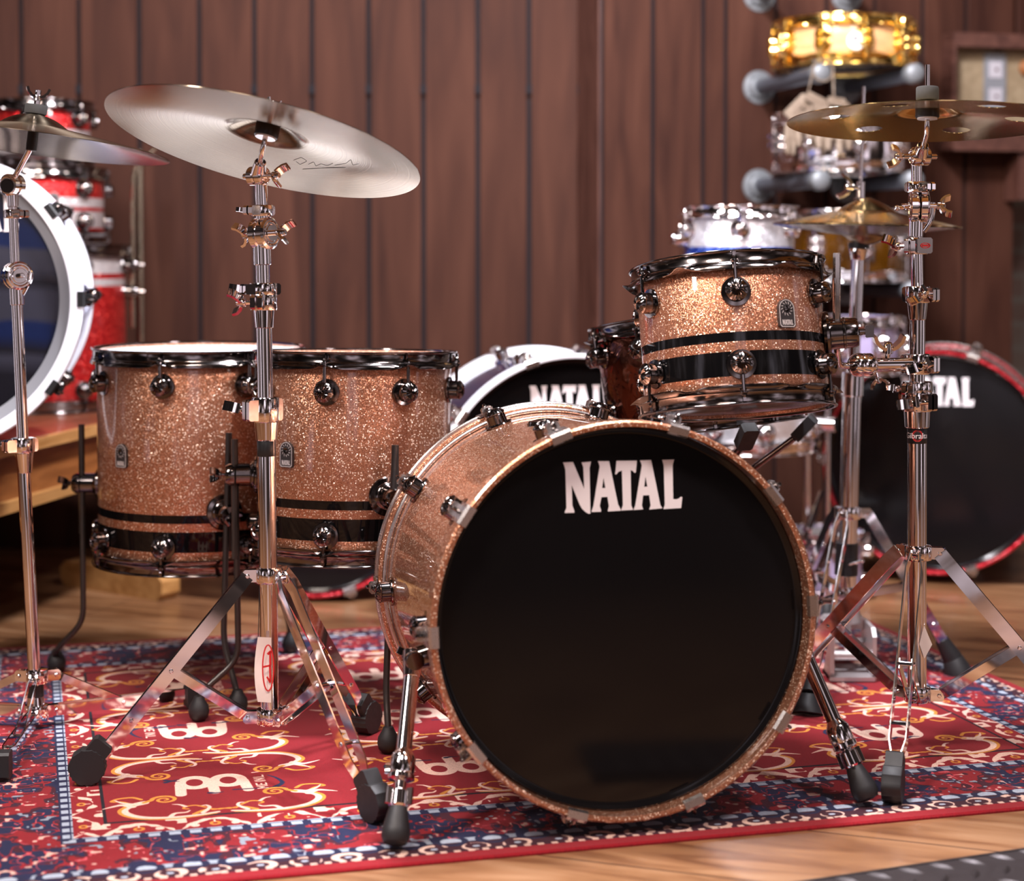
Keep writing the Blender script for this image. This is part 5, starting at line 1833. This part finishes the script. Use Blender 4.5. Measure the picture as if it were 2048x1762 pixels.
# ------------------------------------------------------------------ bass drums standing on the floor behind the kit
bass_drum('bass_drum', 'navy bass drum with bright white hoops and white lettering, behind the front bass drum', (at(1150, 1002, 3.9).x, 3.9, 0.3175), R(14), 0.0, 0.3154, 0.37, M_navy, M_white_lacquer, M_black_head, M_steel, 'chrome', logo=True, nlug=10, off=R(0), logo_dz=0.210, logo_dx=-0.008, base=(0.10, 4.1, FLOOR_Z), logo_w=0.172)
bass_drum('bass_drum', 'bass drum with red glitter hoop and white lettering at the right, behind the cymbal stand', (1.0965, 4.62, 0.310), R(-16), 0.0, 0.291, 0.36, M_wine, M_redhoop, M_black_head, M_steel, 'chrome', logo=True, nlug=10, off=R(0), logo_dz=0.182, base=(1.14, 4.8, FLOOR_Z), highlight_rings=True)
bass_drum('bass_drum', 'bass drum with crimson glitter hoop, only its lowest arc visible below the floor toms', (at(632, 1100, 4.38).x, 4.38, 0.276), R(4), 0.0, 0.272, 0.36, M_wine, M_redhoop, M_black_head, M_steel, 'chrome', logo=None, nlug=10, off=R(-72), base=(-0.46, 4.5, FLOOR_Z))
sp = thing('drum_spur', at(1640, 1090, 4.3), 'chrome bass drum spur with black tip seen between bass drum and hi-hat stand', 'drum leg')
s_ = MB().tube(at(1641, 985, 4.35), at(1607, 1085, 4.2), 0.0065, 14)
s_.tube(at(1629, 1018, 4.3), at(1614, 1062, 4.23), 0.011, 16)
wpart('rod', s_, M_chrome, sp)
# white and blue drums stacked behind the rack tom
WX, WY = at(1500, 600, 4.3).x, 4.3
wt = drum('floor_tom', 'overlit white floor tom seen below the rack tom', 'floor tom', Matrix.Translation((WX, WY, 0.380)), (WX, WY, FLOOR_Z), 0.166, 0.366, M_white_pearl, 8, R(6), hw='chrome')
for k, a in enumerate((R(62), R(-60), R(180))):
    x_, y_ = WX + 0.195 * math.sin(a), WY - 0.195 * math.cos(a)
    lg = wpart('leg', MB().tube((x_, y_, FLOOR_Z + 0.02), (x_, y_, 0.55), 0.0062, 12), M_chrome, wt)
    bk = MB().tube((WX + 0.15 * math.sin(a), WY - 0.15 * math.cos(a), 0.45), (x_ + 0.02 * math.sin(a), y_ - 0.02 * math.cos(a), 0.45), 0.018, 18)
    wpart('leg_bracket', bk, M_chrome, wt)
    wpart('rubber_foot', MB().cone((x_, y_, FLOOR_Z), (x_, y_, FLOOR_Z + 0.035), 0.017, 0.011, 16), M_rubber, lg)
bt_ = drum('tom', 'blue sparkle tom with broad white band behind the copper rack tom', 'tom', Matrix.Translation((at(1475, 500, 4.3).x, 4.28, 0.752)), (at(1475, 500, 4.3).x, 4.28, 0.752), 0.1435, 0.212, M_blue, 6, R(-6), hw='chrome')
k = MB().lathe(at(1382, 478, 4.25), (-1, -0.3, 0), [(0, 0), (0.030, 0), (0.030, 0.008), (0.020, 0.010), (0.019, 0.034), (0.014, 0.05), (0, 0.052)], 30)
wpart('mount_bracket', k, M_chrome, bt_)
# lavender tom on its post behind the hi-hat stand
LX, LY = at(1722, 700, 4.55).x, 4.55
lt = drum('tom', 'small lavender tom with dark rim behind the hi-hat stand pole', 'tom', Matrix.Translation((LX, LY, 0.545)), (LX, LY, 0.545), 0.104, 0.15, M_lavender, 6, R(20), hw='chrome', tube_lug=True)
ls = thing('drum_post', (LX - 0.122, LY + 0.085, FLOOR_Z), 'chrome post carrying the small lavender tom', 'stand')
wpart('tube', MB().tube((LX - 0.122, LY + 0.085, FLOOR_Z + 0.01), (LX - 0.122, LY + 0.085, 0.64), 0.0115, 16).tube((LX - 0.122, LY + 0.085, 0.62), (LX - 0.083, LY + 0.058, 0.62), 0.008, 12), M_chrome, ls)
wpart('base_plate', MB().cone((LX - 0.122, LY + 0.085, FLOOR_Z), (LX - 0.122, LY + 0.085, FLOOR_Z + 0.012), 0.045, 0.042, 30), M_plastic, ls)
wq = at(1648, 1078, 4.45)
drum('tom', 'pale tom standing low on the floor behind the bass drum at right', 'tom', Matrix.Translation((wq.x, wq.y, FLOOR_Z + 0.001)), (wq.x, wq.y, FLOOR_Z), 0.105, 0.17, M_lavender, 6, R(14), hw='chrome')

# ------------------------------------------------------------------ pipe shelves on the right wall with snare drums
def pipe(px, py_f, length, label, group):
    """wall flange and a capped pipe standing out from the right wall"""
    s = wall_s(px)
    f = WO + WA * s
    z = zat(py_f, f.y)
    o_ = V((f.x, f.y, z))
    r_ = thing('pipe_bracket', o_, label, 'pipe bracket', group)
    fl = MB().lathe(o_ - WN * 0.001, WN, [(0, 0), (0.046, 0), (0.048, 0.003), (0.046, 0.008), (0.034, 0.011), (0.031, 0.022), (0.026, 0.026), (0, 0.026)], 40)
    for k in range(4):
        a = k * math.pi / 2 + 0.7
        fl.ball(o_ + WA * 0.038 * math.cos(a) + UP * 0.038 * math.sin(a) + WN * 0.010, 0.005, 10)
    wpart('wall_flange', fl, M_flange, r_)
    tb_ = MB().tube(o_ + WN * 0.02, o_ + WN * length, 0.0205, 26)
    wpart('pipe', tb_, M_pipe, r_)
    cp_ = MB().lathe(o_ + WN * (length - 0.03), WN, [(0.0206, 0), (0.026, 0.001), (0.0265, 0.004), (0.0265, 0.028), (0.022, 0.034), (0.012, 0.038), (0, 0.039)], 28)
    wpart('end_cap', cp_, M_flange, r_, 'pale grey end cap')
    return o_


G = 'grey pipe brackets on the right wall'
rows = ((-9, 'topmost row'), (175, 'row under the golden snare'), (372, 'row under the steel snare'), (576, 'row under the amber snare'))
PZ = []
for py_, nm in rows:
    for px_, side in ((1516, 'left'), (1690, 'right')):
        o_ = pipe(px_, py_, 0.43, side + ' galvanised pipe with round wall flange, ' + nm, G)
    PZ.append(o_.z)
mid_s = (wall_s(1516) + wall_s(1690)) / 2
pc_ = WO + WA * mid_s + WN * 0.235


def shelf_snare(name, label, row, R_, H, m, hw, xo=0.0, badge_=None):
    M = Matrix.Translation((pc_.x + xo, pc_.y, PZ[row] + 0.0225))
    return drum(name, label, 'snare drum', M, (pc_.x + xo, pc_.y, PZ[row] + 0.0225), R_, H, m, 8 if hw != 'gold' else 10, R(8), hw=hw, badge_at=badge_, tube_lug=True)


gs = shelf_snare('snare_drum', 'blond maple snare drum with gold hoops and lugs on the upper pipe shelf', 1, 0.188, 0.134, M_maple, 'gold', at(1687, 90, pc_.y).x - pc_.x)
bd = MB().lathe(at(1712, 82, pc_.y - 0.182), (0.02, -1, 0), [(0, 0), (0.0225, 0), (0.0235, 0.002), (0.0225, 0.004), (0, 0.0045)], 32)
bdo = wpart('badge', bd, M_white_head, gs, 'round white badge with dark squiggle')
be = MB().path([at(1708, 74, pc_.y - 0.188), at(1702, 82, pc_.y - 0.188), at(1708, 92, pc_.y - 0.188), at(1715, 84, pc_.y - 0.188), at(1722, 90, pc_.y - 0.188)], 0.0022, 8, 0.008)
be.ball(at(1713, 76, pc_.y - 0.188), 0.006, 12)
wpart('badge_emblem', be, M_badge, bdo, 'dark emblem')
shelf_snare('snare_drum', 'polished steel snare drum on the middle pipe shelf', 2, 0.181, 0.165, M_chrome, 'chrome', at(1678, 290, pc_.y).x - pc_.x)
shelf_snare('snare_drum', 'amber see-through snare drum with chrome hoops on the lowest pipe shelf', 3, 0.178, 0.195, M_amber, 'chrome', at(1690, 480, pc_.y).x - pc_.x)

# carved rattle bundle hanging from the left pipe
hp_ = WO + WA * wall_s(1516) + WN * 0.436
hp_.z = PZ[1]
HY = hp_.y
rt = thing('hanging_rattle', at(1620, 230, HY), 'carved wooden rattle bundle hung by strings before the steel snare', 'rattle')
cr = MB().ring(hp_, WN, 0.0285, 0.0022, 28, 6)
cr.path([hp_ - WA * 0.028, at(1612, 205, HY)], 0.0018, 6)
cr.path([hp_ + WA * 0.028, at(1668, 205, HY)], 0.0024, 6)
wpart('string', cr, M_rattle, rt)
for (x0, y0, x1, y1, hw_) in ((1572, 232, 1612, 192, 0.012), (1612, 190, 1660, 214, 0.012), (1580, 240, 1628, 212, 0.010), (1626, 212, 1660, 236, 0.009), (1655, 200, 1690, 206, 0.010), (1690, 206, 1704, 238, 0.008), (1604, 215, 1616, 206, 0.008)):
    p_, q_ = at(x0, y0, HY - 0.015), at(x1, y1, HY)
    d_ = (q_ - p_)
    sl = MB().box((p_ + q_) / 2, d_, d_.cross(V((0, 1, 0))), V((0, 1, 0)), d_.length / 2, hw_, 0.007, 0.004)
    wpart('wooden_slat', sl, M_rattle, rt)
rnd = random.Random(8)
for k in range(13):
    x_ = 1574 + k * 10.5
    y0_, y1_ = rnd.uniform(242, 262), rnd.uniform(276, 312)
    p_, q_ = at(x_, y0_, HY + rnd.uniform(-0.03, 0.0)), at(x_ + rnd.uniform(-5, 5), y1_, HY + rnd.uniform(-0.03, 0.0))
    sd_ = MB().path([at(x_ * 0.5 + 810, 232, HY), p_], 0.0011, 5)
    d_ = (q_ - p_)
    sd_.lathe(p_, d_, [(0, 0), (0.006, 0.006), (0.010, d_.length * 0.6), (0.006, d_.length * 0.95), (0, d_.length)], 12)
    wpart('seed_pod', sd_, M_rattle, rt)

# ------------------------------------------------------------------ wall cabinet at the right
sc0, sc1 = wall_s(1903) - 0.038, wall_s(2030) + 0.13
czb, czt = zat(292, 5.27), zat(72, 5.27)
C0 = WO + WA * ((sc0 + sc1) / 2) + V((0, 0, (czb + czt) / 2))
cab = thing('wall_cabinet', WO + WA * ((sc0 + sc1) / 2) + V((0, 0, czb)) + WN * 0.03, 'dark framed cream board with small display plates on the right wall', 'wall cabinet')
FC = frame_at(I4, C0 + WN * 0.002, WA, UP, WN)
hw_, hh_ = (sc1 - sc0) / 2, (czt - czb) / 2


def cpart(name, cx, cy, cz, hx, hy, hz, m, bev=0.003, label=None, parent=None):
    mb = MB().box((cx, cy, cz), (1, 0, 0), (0, 1, 0), (0, 0, 1), hx, hy, hz, bev)
    return mpart(name, mb.mesh(name, m), parent or cab, FC, label)


fw = 0.020
M_window = rough_noise(mat('white_plate_window', (0.40, 0.38, 0.41, 1), 0.5), 20, 0.45, 0.55)
for nm, cx, cy, hx, hy in (('frame_rail', 0, hh_ - fw, hw_, fw), ('frame_rail', 0, -hh_ + 0.016, hw_, 0.016), ('frame_stile', -hw_ + 0.006, 0, 0.006, hh_ - 0.034), ('frame_stile', hw_ - 0.006, 0, 0.006, hh_ - 0.034)):
    cpart(nm, cx, cy, 0.035, hx, hy, 0.035, M_frame)
cpart('sill', 0, -hh_ - 0.008, 0.05, hw_ + 0.015, 0.012, 0.05, M_frame)
x_ = -hw_ + 0.014
for wdt in (0.026, 0.132, 0.16):
    cpart('cream_board', x_ + wdt / 2, 0.0, 0.010, wdt / 2 - 0.003, hh_ - 0.037, 0.008, M_cream)
    x_ += wdt
xs = (WO + WA * wall_s(1987) - C0).dot(WA) - 0.014
pz = zat(165, 5.27) - C0.z
pl = cpart('display_plate', xs, pz, 0.022, 0.034, 0.084, 0.004, M_grey_lacquer)
for dz in (0.036, -0.042):
    s_ = cpart('plate_window', xs, pz + dz, 0.027, 0.021, 0.024, 0.0015, M_window, 0.002, 'white square', parent=pl)
    e_ = MB().lathe((xs + 0.002, pz + dz, 0.0285), (0, 0, 1), [(0, 0), (0.0045, 0.0), (0.0045, 0.002), (0, 0.003)], 14)
    mpart('plate_mark', e_.mesh('plate_mark', M_frame), pl, FC, 'small brown mark')
kx = (WO + WA * wall_s(2040) - C0).dot(WA)
kb = MB().lathe((kx, zat(135, 5.27) - C0.z, 0.018), (0, 0, 1), [(0, 0), (0.020, 0), (0.024, 0.008), (0.022, 0.018), (0.010, 0.024), (0, 0.025)], 26)
mpart('knob', kb.mesh('knob', M_bench_side), cab, FC, 'round brown knob')
br = MB().poly([[(0, 0), (0.16, 0), (0.16, -0.02), (0.13, -0.10), (0.10, -0.13), (0.0, -0.14)]], frame_at(I4, C0 + WA * (xs + 0.045) + V((0, 0, -hh_ - 0.021)) + WN * 0.09, WA, UP, WN) @ Matrix.Translation((0, 0, -0.085)), 0.08)
wpart('bracket', br, M_frame, cab)

# ------------------------------------------------------------------ tread plate at the lower right corner
def ground(px, py, z):
    o_, d_ = V((0, 0, CAM_H)), at(px, py, 1.0) - V((0, 0, CAM_H))
    return o_ + d_ * ((z - CAM_H) / d_.z)


qa, qb = ground(1640, 1757, 0.010), ground(2048, 1697, 0.010)
qa.z = qb.z = 0
q0, q1 = qa - (qb - qa) * 0.45, qa + (qb - qa) * 1.9
tx = (q1 - q0).normalized()
ty = V((tx.y, -tx.x, 0))
FT = frame_at(I4, (q0.x, q0.y, FLOOR_Z), tx, V((-tx.y, tx.x, 0)), UP)
tp = MB()
L_ = (q1 - q0).length
tp.box((L_ / 2, -0.125, 0.008), (1, 0, 0), (0, 1, 0), (0, 0, 1), L_ / 2, 0.125, 0.008)
tp.box((L_ / 2, -0.002, 0.0085), (1, 0, 0), (0, 1, 0), (0, 0, 1), L_ / 2, 0.0022, 0.0085)
for i in range(int(L_ / 0.050)):
    for j in range(5):
        cx_, cy_ = 0.03 + i * 0.050 + (j % 2) * 0.025, -0.020 - j * 0.044
        a = R(-52) if j % 2 == 0 else R(48)
        d_ = V((math.cos(a), math.sin(a), 0))
        e_ = V((-d_.y, d_.x, 0))
        c_ = V((cx_, cy_, 0.016))
        vs = [c_ - d_ * 0.019, c_ - d_ * 0.008 + e_ * 0.0052, c_ + d_ * 0.008 + e_ * 0.0052, c_ + d_ * 0.019, c_ + d_ * 0.008 - e_ * 0.0052, c_ - d_ * 0.008 - e_ * 0.0052, c_ - d_ * 0.009 + UP * 0.0035, c_ + d_ * 0.009 + UP * 0.0035]
        tp.add(vs, [(0, 1, 6), (1, 2, 7, 6), (2, 3, 7), (3, 4, 7), (4, 5, 6, 7), (5, 0, 6)])
to = bpy.data.objects.new('tread_plate', tp.mesh('tread_plate', M_tread, 20))
place(to, None, FT)
tag(to, 'dark raised-pattern steel tread plate on the floor at the lower right corner', 'tread plate')
